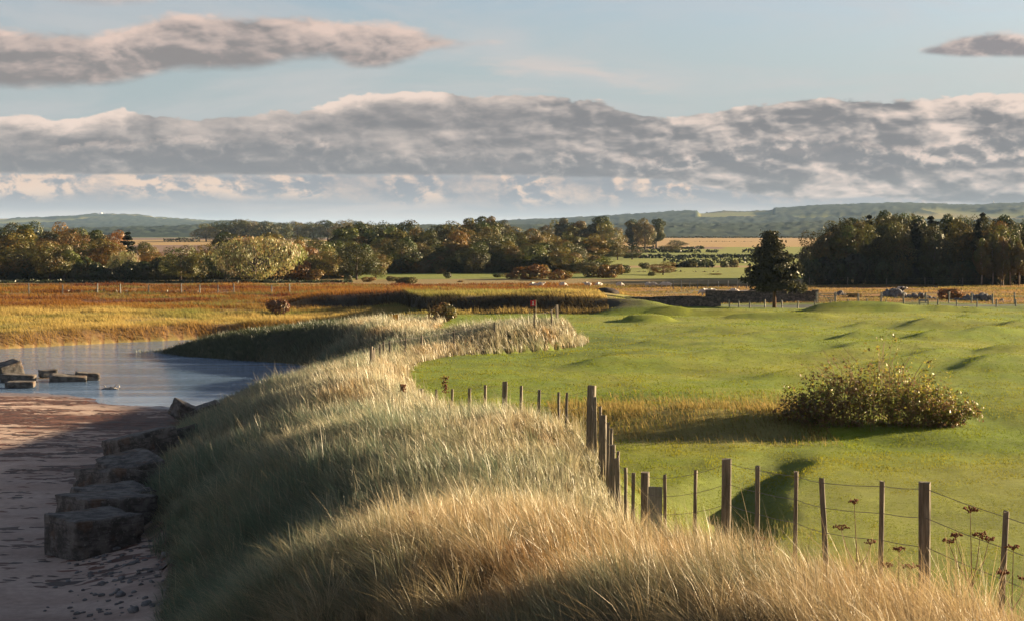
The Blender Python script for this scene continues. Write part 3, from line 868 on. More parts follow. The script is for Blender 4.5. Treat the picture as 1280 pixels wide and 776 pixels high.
def seaweed():
    N = 34000
    y = rng.uniform(50, 118, N); x = -.285 * y + rng.random(N) * (T(XL, y) + .285 * y + .4)
    w = 1.5 * np.exp(-((y - 99 + .25 * (x + 22)) / 4.5) ** 2) + .9 * np.exp(-((y - 111) / 2.5) ** 2) + .55 * np.exp(-((y - 82 + .5 * (x + 20)) / 5) ** 2) + .06
    w *= np.clip(.35 + 3.4 * fbm(x / 2.6, y / .9, 151, 4), 0, 1)
    z = H(x, y)
    ok = (rng.random(N) < w) & (x < T(XL, y) + .3) & (z > .0)
    x, y, z = x[ok], y[ok], z[ok]; n = len(x)
    c = lerp(np.tile(np.array([.045, .022, .016]), (n, 1)), (.17, .055, .028), rng.random(n) ** 1.3)
    L = rng.uniform(.07, .40, n) * np.where(rng.random(n) < .1, 1.8, 1); Wd = L * rng.uniform(.25, .7, n)
    ang = rng.normal(0, .35, n)
    k = np.arange(7) / 7 * 2 * math.pi
    rr = rng.uniform(.45, 1.2, (n, 7))
    px_ = np.cos(k) * rr * L[:, None]; py_ = np.sin(k) * rr * Wd[:, None]
    V = np.empty((n, 8, 3))
    V[:, :7, 0] = x[:, None] + px_ * np.cos(ang)[:, None] - py_ * np.sin(ang)[:, None]
    V[:, :7, 1] = y[:, None] + px_ * np.sin(ang)[:, None] + py_ * np.cos(ang)[:, None]
    V[:, :7, 2] = H(V[:, :7, 0].ravel(), V[:, :7, 1].ravel()).reshape(n, 7) + .004
    V[:, 7, 0] = x; V[:, 7, 1] = y; V[:, 7, 2] = z + rng.uniform(.008, .035, n)
    f = np.array([[7, q, (q + 1) % 7] for q in range(7)])
    q = (np.arange(n)[:, None, None] * 8 + f[None]).reshape(-1, 3)
    o = link('seaweed_wrack', mesh_np('seaweed_wrack', V.reshape(-1, 3), q, M['weed'], np.repeat(c, 8, 0)))
    tag(o, 'dark red-brown seaweed washed up in lines across the sand', 'seaweed', kind='stuff')
    # loose pebbles at the foot of the dune
    bm = bmesh.new()
    for _ in range(260):
        yy = random.uniform(46, 62); xx = float(T(XL, yy)) + random.gauss(-.9, .9)
        r = random.uniform(.02, .09) * (1 if random.random() < .88 else 1.9)
        mt = Matrix.Translation((xx, yy, Hs(xx, yy) + r * .15)) @ Matrix.Rotation(random.uniform(0, 6), 4, 'Z') @ Matrix.Diagonal((r * 1.3, r, r * .65, 1))
        res = bmesh.ops.create_icosphere(bm, subdivisions=1, radius=1, matrix=mt)
        for v in res['verts']: v.co += Vector([random.uniform(-.2, .2) * r for _ in range(3)])
    o = link('pebbles', mesh_bm('pebbles', bm, M['rock'], True))
    tag(o, 'scatter of small grey pebbles at the dune foot by the concrete blocks', 'pebbles', kind='stuff')


seaweed()

# ------------------------------------------------------------------ trees and bushes
def leaf_quads(c, nrm, size, asp, rot=None):
    """leaf clump quads at centres c, facing nrm"""
    n = len(c)
    nrm = nrm / np.linalg.norm(nrm, axis=1, keepdims=True)
    r = rng.normal(0, 1, (n, 3))
    t = np.cross(nrm, r); t /= np.linalg.norm(t, axis=1, keepdims=True)
    s = np.cross(nrm, t)
    a = t * (size * asp)[:, None]; b = s * size[:, None]
    V = np.stack([c - a * .9 - b * .35, c - a * .1 - b * .8 + nrm * size[:, None] * .25, c + a - b * .05, c + a * .1 + b * .8 + nrm * size[:, None] * .15], 1)
    return V


def quads_mesh(name, V, mat, shade):
    n = len(V)
    q = np.arange(n * 4).reshape(n, 4)
    cols = np.repeat(shade, 4, axis=0)
    return mesh_np(name, V.reshape(-1, 3), q, mat, cols)


def broad_crown(seed, n=4200, w=8.0, h=8.0, zc=5.6, lobes=22, leaf=.24, low=.0, flat=1.0, droop=0.0, irregular=.25):
    """crown of overlapping leafy masses; w, h diameters, zc centre height"""
    g = np.random.default_rng(seed)
    L = []
    for k in range(lobes):
        for _ in range(40):
            v = g.normal(0, 1, 3); v /= np.linalg.norm(v)
            if v[2] > -.55 + low: break
        r = g.uniform(.45, .82)
        L.append((v * r * np.array([w / 2, w / 2, h / 2]) * g.uniform(1 - irregular, 1 + irregular * .5), g.uniform(.17, .30) * w * (1.0 - .25 * max(v[2], 0))))
    L.append((np.zeros(3), .30 * w)); L.append((np.array([0, 0, -.15 * h]), .30 * w))
    cs = np.array([a for a, _ in L]); rs = np.array([b for _, b in L])
    wts = rs ** 2; wts /= wts.sum()
    idx = g.choice(len(L), size=int(n * 2.1), p=wts)
    v = g.normal(0, 1, (len(idx), 3)); v /= np.linalg.norm(v, axis=1, keepdims=True)
    rad = rs[idx] * (1 - np.abs(g.normal(0, .16, len(idx))) + .10 * g.random(len(idx)))
    # broken surface within each mass
    p = cs[idx] + v * rad[:, None] * np.array([1, 1, .82 * flat])
    nz = fbm(p[:, 0] * 1.1 + 31 * seed, p[:, 1] * 1.1 + p[:, 2] * 1.7, seed, 3)
    p = p + v * (nz * .22 * rs[idx])[:, None]
    # drop what is buried well inside other masses
    inside = np.zeros(len(p))
    for c0, r0 in L:
        inside += (((p - c0) / np.array([1, 1, .82 * flat])) ** 2).sum(1) < (.72 * r0) ** 2
    ok = (inside == 0) & (nz > -.22)
    p, v = p[ok][:n], v[ok][:n]
    p[:, 2] += zc
    nrm = v + g.normal(0, .30, p.shape)
    size = leaf * g.uniform(.55, 1.35, len(p))
    asp = np.full(len(p), 1.25)
    V = leaf_quads(p, nrm, size, asp)
    if droop:
        V[:, :, 2] -= (np.abs(g.normal(0, droop, len(p))) * (1 - (p[:, 2] - zc) / h))[:, None]
        d = (V - V.mean(1, keepdims=True)); d[:, :, 2] *= 2.2; d[:, :, :2] *= .6
        V = V.mean(1, keepdims=True) + d
    k = g.uniform(.78, 1.22, (len(p), 1))
    lobe_t = g.uniform(.8, 1.2, (len(L), 3)) * np.array([1, 1, 1])
    sh = k * lobe_t[idx[ok][:n]]
    hue = g.random((len(p), 1)) ** 3
    sh = sh * (1 - hue * np.array([-.35, .02, .25]))
    return V, np.clip(sh, 0, 3)


def limbs(bm, h, zc, w, seed, r0=.28, nb=7, lean=0.0):
    g = random.Random(seed)
    top = zc + .2 * h
    tube(bm, [(0, 0, -.3), (.05, 0, .5), (lean * .3 + .06, .04, zc * .5), (lean * .7, -.05, zc), (lean, 0, top)], [r0 * 1.35, r0, r0 * .78, r0 * .5, .05], 8)
    for k in range(nb):
        a = 2.4 * k + g.uniform(-.4, .4); z0 = zc * g.uniform(.28, .85); l = w * g.uniform(.25, .42)
        p0 = Vector((lean * z0 / top, 0, z0)); d = Vector((math.cos(a), math.sin(a), g.uniform(.5, 1.1))).normalized()
        p1 = p0 + d * l * .5 + Vector((0, 0, .1)); p2 = p0 + d * l + Vector((0, 0, l * .15))
        tube(bm, [p0, p1, p2], [r0 * .42, r0 * .26, .03], 5)


class Proto:
    def __init__(s, kind, crown, trunk, w, h): s.kind, s.crown, s.trunk, s.w, s.h = kind, crown, trunk, w, h


def mk_broad(seed, w, h, total, **kw):
    zc = total - h / 2
    V, sh = broad_crown(seed, w=w, h=h, zc=zc, **kw)
    zmin, zmax = V[:, :, 2].min(), V[:, :, 2].max()
    bm = bmesh.new(); limbs(bm, h, zc, w, seed)
    return Proto('broad', quads_mesh('crown', V, M['crown'], sh), mesh_bm('trunk', bm, M['bark'], True), V[:, :, 0].max() - V[:, :, 0].min(), zmax)


def mk_conifer(seed, w, total, n=3600, mat='needles', bark='pinebark', bare=.12, whorls=15, droop=.25, ragged=.25, clump=.25):
    g = np.random.default_rng(seed)
    C, NN, S = [], [], []
    bm = bmesh.new()
    tube(bm, [(0, 0, -.3), (.03, 0, total * .3), (-.03, .02, total * .65), (0, 0, total * .98)], [.26, .21, .13, .02], 8)
    for k in range(whorls):
        t = (k + .5 * g.random()) / whorls
        z = total * (bare + (1 - bare) * t)
        R_ = w / 2 * (1 - t) ** .75 * g.uniform(1 - ragged, 1 + ragged * .4) + .15
        nb = g.integers(5, 8)
        for j in range(nb):
            a = 2 * math.pi * (j + g.random() * .7) / nb + k
            rl = R_ * g.uniform(.6, 1.08)
            d = np.array([math.cos(a), math.sin(a), .18 - droop * g.random()])
            p0 = np.array([0, 0, z]); end = p0 + d * rl
            tube(bm, [tuple(p0), tuple(p0 + d * rl * .55 + np.array([0, 0, .06])), tuple(end)], [.055, .035, .012], 4, False)
            m = int(n / whorls / nb * (.5 + 1.2 * (1 - t)))
            q = g.random(m) ** .55
            ctr = p0 + d * (rl * q)[:, None] + g.normal(0, 1, (m, 3)) * np.array([.16, .16, .10]) * (.6 + rl * .35)
            C.append(ctr); S.append(np.full(m, 1.0))
            NN.append(np.array([d[0] * .4, d[1] * .4, 1.0]) + g.normal(0, .6, (m, 3)))
    c = np.concatenate(C); nn = np.concatenate(NN)
    size = clump * g.uniform(.5, 1.2, len(c))
    V = leaf_quads(c, nn, size, np.full(len(c), 1.5))
    k = g.uniform(.6, 1.35, (len(c), 1))
    return Proto('conifer', quads_mesh('crown', V, M[mat], np.repeat(k, 3, 1)), mesh_bm('trunk', bm, M[bark], True), w, total)


BROAD = [mk_broad(101 + k, 8.4 + (k % 3) * .8, 9.3 + .3 * (k % 2), 10.0, n=11000, lobes=30 + 2 * k, leaf=.135, low=-.35, irregular=.38) for k in range(7)]
TALL = [mk_broad(131 + k, 5.6, 9.4, 10.0, n=8500, lobes=26, leaf=.135, irregular=.42, low=-.3) for k in range(4)]
WILLOW = [mk_broad(151 + k, 9.6, 7.2, 8.0, n=12000, lobes=40, leaf=.11, droop=.18, low=-.4) for k in range(2)]
CONI = [mk_conifer(161 + k, 4.6, 10.0, n=4200, bark='bark', bare=.06, ragged=.3) for k in range(3)]
SHRUB = [mk_broad(171 + k, 4.6, 2.9, 2.75, n=1700, lobes=16, leaf=.17, low=-.4, irregular=.4) for k in range(4)]


def plant_tree(proto, px, top, d, col, label, group, name='broadleaf_tree', wpx=None, rz=None, cat='tree', base=None):
    x = wx(px, d); z0 = Hs(x, d)
    h = zy(top, d) - z0
    s = h / proto.h
    sx = s if wpx is None else (wpx * (1.0 if proto.kind == 'conifer' else 1.22) / F * d) / proto.w
    o = empty(name, (x, d, z0), label, cat, group, random.uniform(0, 6.28) if rz is None else rz, (sx, sx, s))
    a = link('trunk', proto.trunk, o)
    b = link('crown', proto.crown, o)
    k = random.uniform(.85, 1.15)
    b.color = (col[0] * k, col[1] * k, col[2] * k, 1)
    return o


ORD = ['first', 'second', 'third', 'fourth', 'fifth', 'sixth', 'seventh', 'eighth', 'ninth', 'tenth', 'eleventh', 'twelfth', 'thirteenth', 'fourteenth', 'fifteenth', 'sixteenth', 'seventeenth', 'eighteenth', 'nineteenth', 'twentieth']


def ordi(k):
    if k < 20: return ORD[k]
    return str(k + 1) + {1: 'st', 2: 'nd', 3: 'rd'}.get((k + 1) % 10, 'th')


DG, OL, BZ, OR, PW, CN, GR = (.050, .056, .014), (.105, .090, .022), (.138, .084, .018), (.20, .085, .014), (.20, .178, .068), (.028, .033, .013), (.092, .098, .024)
NAMEC = {DG: 'dark green', OL: 'olive', BZ: 'bronze', OR: 'orange', PW: 'pale silvery', CN: 'blackish green', GR: 'mid green'}


def row(trees, where, group, name='broadleaf_tree'):
    """trees: list of (px, top, d, proto, colour, width px)"""
    for k, (px, top, d, proto, col, w) in enumerate(sorted(trees, key=lambda t: t[0])):
        nm = name if proto.kind != 'conifer' else 'conifer_tree'
        word = 'conifer' if proto.kind == 'conifer' else 'tree'
        plant_tree(proto, px, top, d, col, f'{NAMEC[col]} {word}, {ordi(k)} from the left {where}', group, nm, w)


B, TL_, W_, CO = BROAD, TALL, WILLOW, CONI
# left wood, back row then front row
row([(-28, 279, 318, B[0], OL, 60), (8, 278, 320, B[1], DG, 52), (30, 280, 316, TL_[0], OL, 40), (50, 276, 318, B[2], DG, 46), (74, 277, 322, B[3], BZ, 50),
     (98, 284, 318, B[4], OL, 44), (112, 287, 314, TL_[1], DG, 34), (128, 289, 318, B[5], OL, 40), (144, 287, 316, B[6], OR, 38), (160, 290, 312, CO[0], CN, 34),
     (176, 302, 316, B[0], DG, 42), (192, 308, 312, B[2], BZ, 40)], 'in the back row of the left wood', 'trees of the left wood')
row([(-20, 288, 288, B[2], DG, 75), (30, 287, 284, B[3], OL, 88), (62, 302, 281, B[5], OL, 52), (80, 306, 282, TL_[2], GR, 34), (92, 290, 300, B[6], BZ, 50),
     (118, 298, 292, B[1], OL, 62), (133, 303, 290, B[4], BZ, 44), (156, 313, 284, W_[0], PW, 34), (190, 318, 294, B[0], BZ, 44), (176, 326, 283, SHRUB[0], DG, 40),
     (136, 335, 280, SHRUB[1], CN, 26), (112, 338, 282, SHRUB[2], DG, 36), (226, 306, 282, B[6], GR, 52), (205, 322, 288, B[1], DG, 40)], 'in the front row of the left wood', 'trees of the left wood')
# willow group right of the left wood
plant_tree(W_[1], 318, 293, 276, PW, 'large rounded pale willow catching the sun on the meadow edge', None, 'willow_tree', 104, 1.0)
plant_tree(W_[0], 282, 312, 278, GR, 'darker willow pressed against the left side of the pale rounded willow', None, 'willow_tree', 56, 2.0)
row([(258, 305, 300, B[2], BZ, 44), (282, 290, 305, B[4], DG, 50), (330, 290, 308, B[0], OL, 56), (352, 291, 304, B[5], OL, 54), (376, 300, 300, B[3], BZ, 44),
     (392, 296, 310, B[6], GR, 60), (404, 314, 292, B[1], OL, 42), (372, 325, 285, SHRUB[3], BZ, 44), (424, 300, 318, B[2], DG, 44), (446, 304, 288, B[4], DG, 50),
     (470, 315, 296, B[5], OL, 40), (424, 322, 300, B[0], GR, 34)], 'in the stand right of the large willow', 'trees right of the willow')
# middle wood
def middle():
    g = random.Random(3)
    topx = [400, 430, 455, 482, 520, 560, 600, 640, 680, 710, 738]
    topy = [290, 285, 280, 271, 280, 279, 276, 279, 284, 290, 302]
    for rk, (d, dy, where) in enumerate([(378, 0, 'in the back row of the middle wood'), (352, 9, 'in the second row of the middle wood'), (330, 20, 'in the front row of the middle wood')]):
        L = []
        px = 425 + rk * 9
        while px < 736:
            top = np.interp(px, topx, topy) + dy + g.uniform(-4, 7)
            col = g.choice([OL, OL, DG, BZ, GR, OL, DG])
            L.append((px, top, d + g.uniform(-6, 6), g.choice(BROAD + BROAD + TALL), col, g.uniform(36, 56)))
            px += g.uniform(17, 27)
        row(L, where, 'trees of the middle wood')


middle()
# far rows on the rising ground
row([(px, t, d, random.choice(BROAD), DG if k % 3 else OL, w) for k, (px, t, d, w) in enumerate([
    (258, 279, 900, 30), (276, 276, 920, 34), (294, 274, 900, 36), (312, 274, 940, 34), (330, 276, 900, 34), (352, 278, 910, 30), (372, 276, 930, 36),
    (392, 277, 900, 34), (410, 275, 930, 36), (430, 274, 900, 36), (450, 276, 930, 34)])], 'in the far clump on the plateau edge', 'far trees on the plateau')
row([(px, t, d, random.choice(TALL + BROAD[:3]), DG if k % 2 else OL, w) for k, (px, t, d, w) in enumerate([
    (582, 272, 560, 22), (598, 270, 570, 26), (612, 270, 560, 22), (630, 275, 580, 26), (690, 274, 590, 28), (706, 272, 580, 24), (722, 276, 570, 30), (744, 270, 560, 36),
    (762, 276, 520, 34), (790, 274, 640, 24), (806, 272, 630, 26), (820, 273, 640, 20)])], 'among the tall trees beyond the middle wood', 'tall trees beyond the middle wood')
row([(744, 292, 455, B[3], OL, 34), (756, 298, 450, B[1], DG, 30), (772, 306, 450, B[4], OL, 28), (790, 308, 455, B[0], DG, 28), (838, 306, 560, B[5], OL, 26), (846, 300, 700, B[2], DG, 22)],
    'in the group right of the middle wood', 'trees right of the middle wood')
# scattered field trees and bushes
plant_tree(B[2], 829, 327, 318, BZ, 'small round-headed bare-trunked tree alone in the green field', None, 'field_tree', 32)
BUSH = [(742, 332, 300, 34, OL), (760, 330, 296, 36, BZ), (700, 337, 286, 34, BZ), (664, 330, 290, 52, BZ), (640, 341, 292, 22, BZ), (622, 342, 300, 14, DG), (560, 340, 296, 12, DG),
        (506, 346, 262, 30, OL), (550, 336, 322, 16, BZ), (590, 330, 324, 26, OL), (576, 351, 275, 10, BZ), (860, 326, 372, 28, OL), (880, 325, 378, 24, DG), (905, 326, 372, 14, DG), (918, 325, 375, 18, OL),
        (806, 328, 360, 16, DG), (815, 340, 312, 12, DG), (935, 334, 330, 10, DG), (995, 330, 345, 12, BZ), (896, 342, 318, 18, BZ), (778, 330, 330, 22, DG), (720, 322, 360, 30, OL), (690, 340, 288, 12, BZ),
        (436, 344, 278, 14, DG), (460, 346, 276, 20, BZ), (490, 345, 280, 16, OL), (386, 336, 284, 40, BZ)]
for k, (px, top, d, w, col) in enumerate(sorted(BUSH)):
    x = wx(px, d); z0 = Hs(x, d); pr = SHRUB[k % 4]
    o = empty('field_bush', (x, d, z0), f'{NAMEC[col]} rounded bush, {ordi(k)} from the left among the bushes in the open fields', 'bush', 'bushes in the open fields', random.uniform(0, 6), ((w / F * d) / pr.w, (w / F * d) / pr.w, (zy(top, d) - z0) / pr.h))
    c = link('foliage', pr.crown, o); c.color = (*col, 1)
    link('stem', pr.trunk, o)


def understorey(x0, x1, d0, d1, n, h0, h1, where, group, seed):
    g = random.Random(seed)
    pxs = [x0 + (x1 - x0) * (k + g.uniform(.2, .8)) / n for k in range(n)]
    for k, px in enumerate(pxs):
        d = g.uniform(d0, d1); x = wx(px, d); z0 = Hs(x, d); pr = SHRUB[k % 4]
        s_ = g.uniform(.8, 1.35)
        o = empty('undergrowth_bush', (x, d, z0), f'dark thicket bush, {ordi(k)} from the left {where}', 'bush', group, g.uniform(0, 6), (s_, s_, g.uniform(h0, h1) / pr.h))
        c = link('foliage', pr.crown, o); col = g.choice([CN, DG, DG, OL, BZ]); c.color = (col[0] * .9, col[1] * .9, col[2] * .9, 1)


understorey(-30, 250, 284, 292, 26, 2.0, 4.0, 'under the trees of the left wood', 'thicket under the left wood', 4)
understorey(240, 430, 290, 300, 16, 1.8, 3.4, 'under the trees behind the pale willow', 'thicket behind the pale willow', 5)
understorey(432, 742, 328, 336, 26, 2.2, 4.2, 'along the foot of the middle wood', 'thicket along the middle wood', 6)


# right hand wood: dark, crowded, mixed
def right_wood():
    g = random.Random(11)
    tx = [1000, 1012, 1024, 1040, 1060, 1085, 1110, 1140, 1165, 1190, 1215, 1240, 1262, 1290, 1330]
    ty = [312, 300, 286, 277, 273, 268, 267, 270, 272, 271, 264, 271, 273, 276, 274]
    for rk, (d, dy, where, x0, st) in enumerate([(300, -2, 'in the back row of the right-hand wood', 1040, 24), (284, 1, 'in the middle row of the right-hand wood', 1026, 20), (266, 8, 'in the front row of the right-hand wood', 1021, 22)]):
        L = []; px = x0
        while px < 1345:
            top = np.interp(px, tx, ty) + dy + g.uniform(-3, 4)
            con = g.random() < (.28 if px > 1150 else .12)
            col = CN if con else g.choice([DG, DG, OL, GR])
            pr = g.choice(CONI) if con else g.choice(TALL + BROAD)
            if px > 1228 and rk == 2: pr = g.choice(TALL + BROAD); col = g.choice([OL, DG]); con = False
            L.append((px, top, d + g.uniform(-4, 4), pr, col, g.uniform(26, 36) if con else g.uniform(34, 50)))
            px += g.uniform(st * .75, st * 1.15)
        row(L, where, 'trees of the right-hand wood')
    # undergrowth along its foot
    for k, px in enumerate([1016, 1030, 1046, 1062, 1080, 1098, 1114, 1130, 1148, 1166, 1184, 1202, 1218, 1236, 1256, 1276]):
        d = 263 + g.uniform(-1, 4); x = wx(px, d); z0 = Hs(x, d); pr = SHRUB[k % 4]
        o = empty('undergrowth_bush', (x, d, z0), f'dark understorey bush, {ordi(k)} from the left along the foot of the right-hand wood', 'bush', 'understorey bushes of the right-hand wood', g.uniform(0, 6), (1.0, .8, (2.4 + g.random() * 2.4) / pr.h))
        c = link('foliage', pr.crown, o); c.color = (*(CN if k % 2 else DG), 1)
    for k, px in enumerate([1227, 1241, 1254, 1263, 1274]):
        d = 258 + k % 2 * 2; x = wx(px, d); z0 = Hs(x, d)
        o = empty('birch_tree', (x, d, z0), f'slender pale-trunked birch, {ordi(k)} from the left before the right-hand wood', 'tree', 'pale birches before the right-hand wood', g.uniform(0, 6))
        bm = bmesh.new(); hh = 6.8 + g.uniform(-.6, .8)
        tube(bm, [(0, 0, -.2), (.08, 0, 2), (-.1, .05, 4.4), (.05, 0, hh)], [.12, .10, .07, .02], 6)
        for q in range(5):
            a = g.uniform(0, 6.28); z = 2.4 + q * .75
            tube(bm, [(0, 0, z), (math.cos(a) * .7, math.sin(a) * .7, z + .6), (math.cos(a) * 1.1, math.sin(a) * 1.1, z + .9)], [.035, .025, .01], 4, False)
        link('trunk', mesh_bm('trunk', bm, M['birch'], True), o)
        c = link('crown', TALL[k % 4].crown, o); c.scale = (.42, .42, .72); c.color = (*OL, 1)


right_wood()
for _o in list(COL.objects):
    if _o.name.startswith('crown') and _o.parent and _o.parent.get('group') == 'trees of the right-hand wood':
        c_ = _o.color; _o.color = (c_[0] * .85, c_[1] * .80, c_[2] * .80, 1)

# the lone pine beside the wall
def lone_pine():
    d = 194; x = wx(968, d); z0 = Hs(x, d); tot = zy(292, d) - z0
    g = np.random.default_rng(5)
    bm = bmesh.new()
    tube(bm, [(0, 0, -.3), (.02, 0, tot * .25), (-.12, 0, tot * .55), (-.35, 0, tot * .8), (-.42, 0, tot * .985)], [.21, .17, .13, .08, .02], 10)
    C, NN = [], []
    # boughs: height fraction, reach, direction sectors
    spec = [(.27, 2.7, 9), (.32, 3.2, 9), (.38, 3.0, 8), (.45, 2.45, 8), (.51, 2.3, 8), (.58, 2.2, 8), (.65, 1.95, 8), (.72, 1.65, 8), (.79, 1.35, 7), (.86, 1.0, 7), (.92, .65, 6), (.965, .35, 5)]
    for k, (t, reach, nb) in enumerate(spec):
        cx = np.interp(t, [0, .25, .55, .8, 1], [0, .02, -.12, -.35, -.42])
        for j in range(nb):
            a = 2 * math.pi * (j + g.random() * .6) / nb + k * 1.3
            r = reach * g.uniform(.45, 1.08)
            if t < .34 and math.cos(a) > .3: r *= 1.2
            d3 = np.array([math.cos(a), math.sin(a), g.uniform(-.12, .22) - .10 * (t < .35)])
            p0 = np.array([cx, 0, tot * t]); e = p0 + d3 * r; mid = p0 + d3 * r * .55 + np.array([0, 0, .12])
            tube(bm, [tuple(p0), tuple(mid), tuple(e)], [.06, .04, .015], 5, False)
            m = int(70 + 80 * r)
            q = .25 + .75 * g.random(m) ** .6
            # needles gathered in pads along the bough
            pad = np.round(q * 4) / 4
            q = q + (pad - q) * .65
            c = p0 + d3 * (r * q)[:, None] + np.array([0, 0, .10]) + g.normal(0, 1, (m, 3)) * np.array([.27, .27, .17])
            C.append(c); NN.append(np.array([d3[0] * .3, d3[1] * .3, .9]) + g.normal(0, .65, (m, 3)))
    c = np.concatenate(C); nn = np.concatenate(NN)
    V = leaf_quads(c, nn, .13 * g.uniform(.5, 1.25, len(c)), np.full(len(c), 1.6))
    o = empty('pine_tree', (x, d, z0), 'lone dark pine with spreading boughs standing before the stone wall', 'tree')
    link('trunk', mesh_bm('trunk', bm, M['pinebark'], True), o)
    k = g.uniform(.6, 1.4, (len(c), 1))
    cr = link('crown', quads_mesh('crown', V, M['needles'], np.repeat(k, 3, 1)), o); cr.color = (.055, .052, .020, 1)


lone_pine()


# the big bramble and rose bush on the fairway
def fairway_bush():
    g = np.random.default_rng(9)
    cx, cy = wx(1103, 76), 76.2
    z0 = Hs(cx, cy)
    bm = bmesh.new(); C, NN = [], []
    mounds = [(-2.5, 0, 1.9, 1.2), (-1.6, .3, 2.25, 1.3), (-.5, -.2, 2.75, 1.4), (.5, .2, 2.6, 1.4), (1.4, -.1, 2.2, 1.3), (2.2, .2, 1.65, 1.2), (3.0, 0, 1.0, .9), (-3.2, .1, 1.2, .8)]
    for k in range(620):
        mx, my, mh, mr = mounds[g.integers(len(mounds))]
        a = g.uniform(0, 6.28); rr = mr * math.sqrt(g.random())
        bx, by = mx * .85 + rr * .55 * math.cos(a), my + rr * .8 * math.sin(a)
        hh = mh * (1 - .35 * (rr / mr) ** 2) * g.uniform(.42, 1.08)
        if g.random() < .16: hh *= g.uniform(1.1, 1.5)
        ex, ey = mx * 1.02 + rr * math.cos(a) * 1.05, my + rr * math.sin(a) * 1.05
        zb = 0.0
        pts = [(bx, by, zb - .1), (bx * .6 + ex * .4, by * .6 + ey * .4, hh * .55), (ex, ey, hh * .92), (ex + .12 * math.cos(a), ey + .12 * math.sin(a), hh)]
        if k < 260: tube(bm, pts, [.008, .007, .005, .002], 4, False)
        P = np.array(pts)
        m = 21
        t = .03 + .97 * g.random(m)
        seg = np.minimum((t * 3).astype(int), 2); f = t * 3 - seg
        c = P[seg] * (1 - f)[:, None] + P[seg + 1] * f[:, None] + g.normal(0, .085, (m, 3))
        C.append(c); NN.append(g.normal(0, .7, (m, 3)) + np.array([math.cos(a) * .4, math.sin(a) * .4, .5]))
    for k in range(120):
        mx, my, mh, mr = mounds[g.integers(len(mounds))]; a = g.uniform(0, 6.28); rr = mr * math.sqrt(g.random()); e = np.array([mx + rr * math.cos(a), my + rr * math.sin(a), mh * g.uniform(.75, 1.35)])
        tube(bm, [(mx * .9, my, .2), tuple(e * .7 + np.array([g.normal(0, .1), 0, .1])), tuple(e + np.array([g.normal(0, .12), g.normal(0, .12), 0]))], [.011, .009, .004], 4, False)
    c = np.concatenate(C); nn = np.concatenate(NN)
    c[:, 2] = np.maximum(c[:, 2], .03)
    size = g.uniform(.026, .070, len(c))
    V = leaf_quads(c, nn, size, np.full(len(c), 1.3))
    n = len(c); f = g.random(n)
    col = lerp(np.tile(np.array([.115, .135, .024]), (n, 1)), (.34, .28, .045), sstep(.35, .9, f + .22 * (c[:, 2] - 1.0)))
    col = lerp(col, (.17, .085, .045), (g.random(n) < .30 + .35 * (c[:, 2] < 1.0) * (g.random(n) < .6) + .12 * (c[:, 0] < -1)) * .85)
    col *= g.uniform(.6, 1.3, (n, 1))
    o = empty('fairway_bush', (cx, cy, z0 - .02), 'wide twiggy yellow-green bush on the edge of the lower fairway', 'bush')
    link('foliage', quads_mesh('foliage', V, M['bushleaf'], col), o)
    link('stem', mesh_bm('stem', bm, M['stem']), o)
    # smaller bushes: rounded shrub by the yellow flag, marsh bush, bracken mound
    for name, px, top, d, w, colr, lab, pr in [
        ('windblown_shrub', 553, 378, 163, 40, (.105, .075, .028), 'leaning round brown-green shrub on the green near the yellow flag', SHRUB[1]),
        ('marsh_bush', 349, 372, 197, 34, (.10, .050, .022), 'low dark russet bush on the meadow in front of the reed ditch', SHRUB[2]),
        ('bracken_mound', 1187, 360, 215, 46, (.16, .085, .030), 'brown bracken mound beside the grey rubble behind the rail fence', SHRUB[3]),
        ('bracken_mound', 1068, 366, 220, 26, (.15, .105, .035), 'small tawny bush behind the field gate', SHRUB[0]),
        ('ditch_bush', 660, 369, 186, 26, (.09, .075, .025), 'olive bush on the ditch bank behind the red flag', SHRUB[0])]:
        x = wx(px, d); z = Hs(x, d)
        o = empty(name, (x, d, z), lab, 'bush', None, 1.0, ((w / F * d) / pr.w, (w / F * d) / pr.w, (zy(top, d) - z) / pr.h))
        f = link('foliage', pr.crown, o); f.color = (*colr, 1)
        link('stem', pr.trunk, o)


fairway_bush()


# hedges between the far fields
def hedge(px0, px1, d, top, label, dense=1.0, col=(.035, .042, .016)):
    g = np.random.default_rng(int(px0 * 7 + d))
    x0, x1 = wx(px0, d), wx(px1, d)
    n = int((x1 - x0) * 26 * dense)
    h = (zy(top, d) - Hs((x0 + x1) / 2, d))
    x = g.uniform(x0, x1, n)
    prof = .7 + .8 * fbm(x / 2.5, x * 0 + d, 201, 4)
    gap = fbm(x / 7, x * 0 + d * 2, 202, 3)
    ok = gap > -.28
    x, prof = x[ok], prof[ok]; n = len(x)
    y = d + g.normal(0, .6, n); z = H(x, y) + h * np.clip(prof, .3, 1.4) * g.random(n) ** .7
    V = leaf_quads(np.stack([x, y, z], 1), g.normal(0, .7, (n, 3)) + np.array([0, -.3, .6]), .32 * g.uniform(.6, 1.3, n), np.full(n, 1.3))
    cc = np.array(col) * g.uniform(.5, 1.6, (n, 1))
    o = link('hedge', quads_mesh('hedge', V, M['bushleaf'], cc))
    tag(o, label, 'hedge', 'hedges between the far fields')


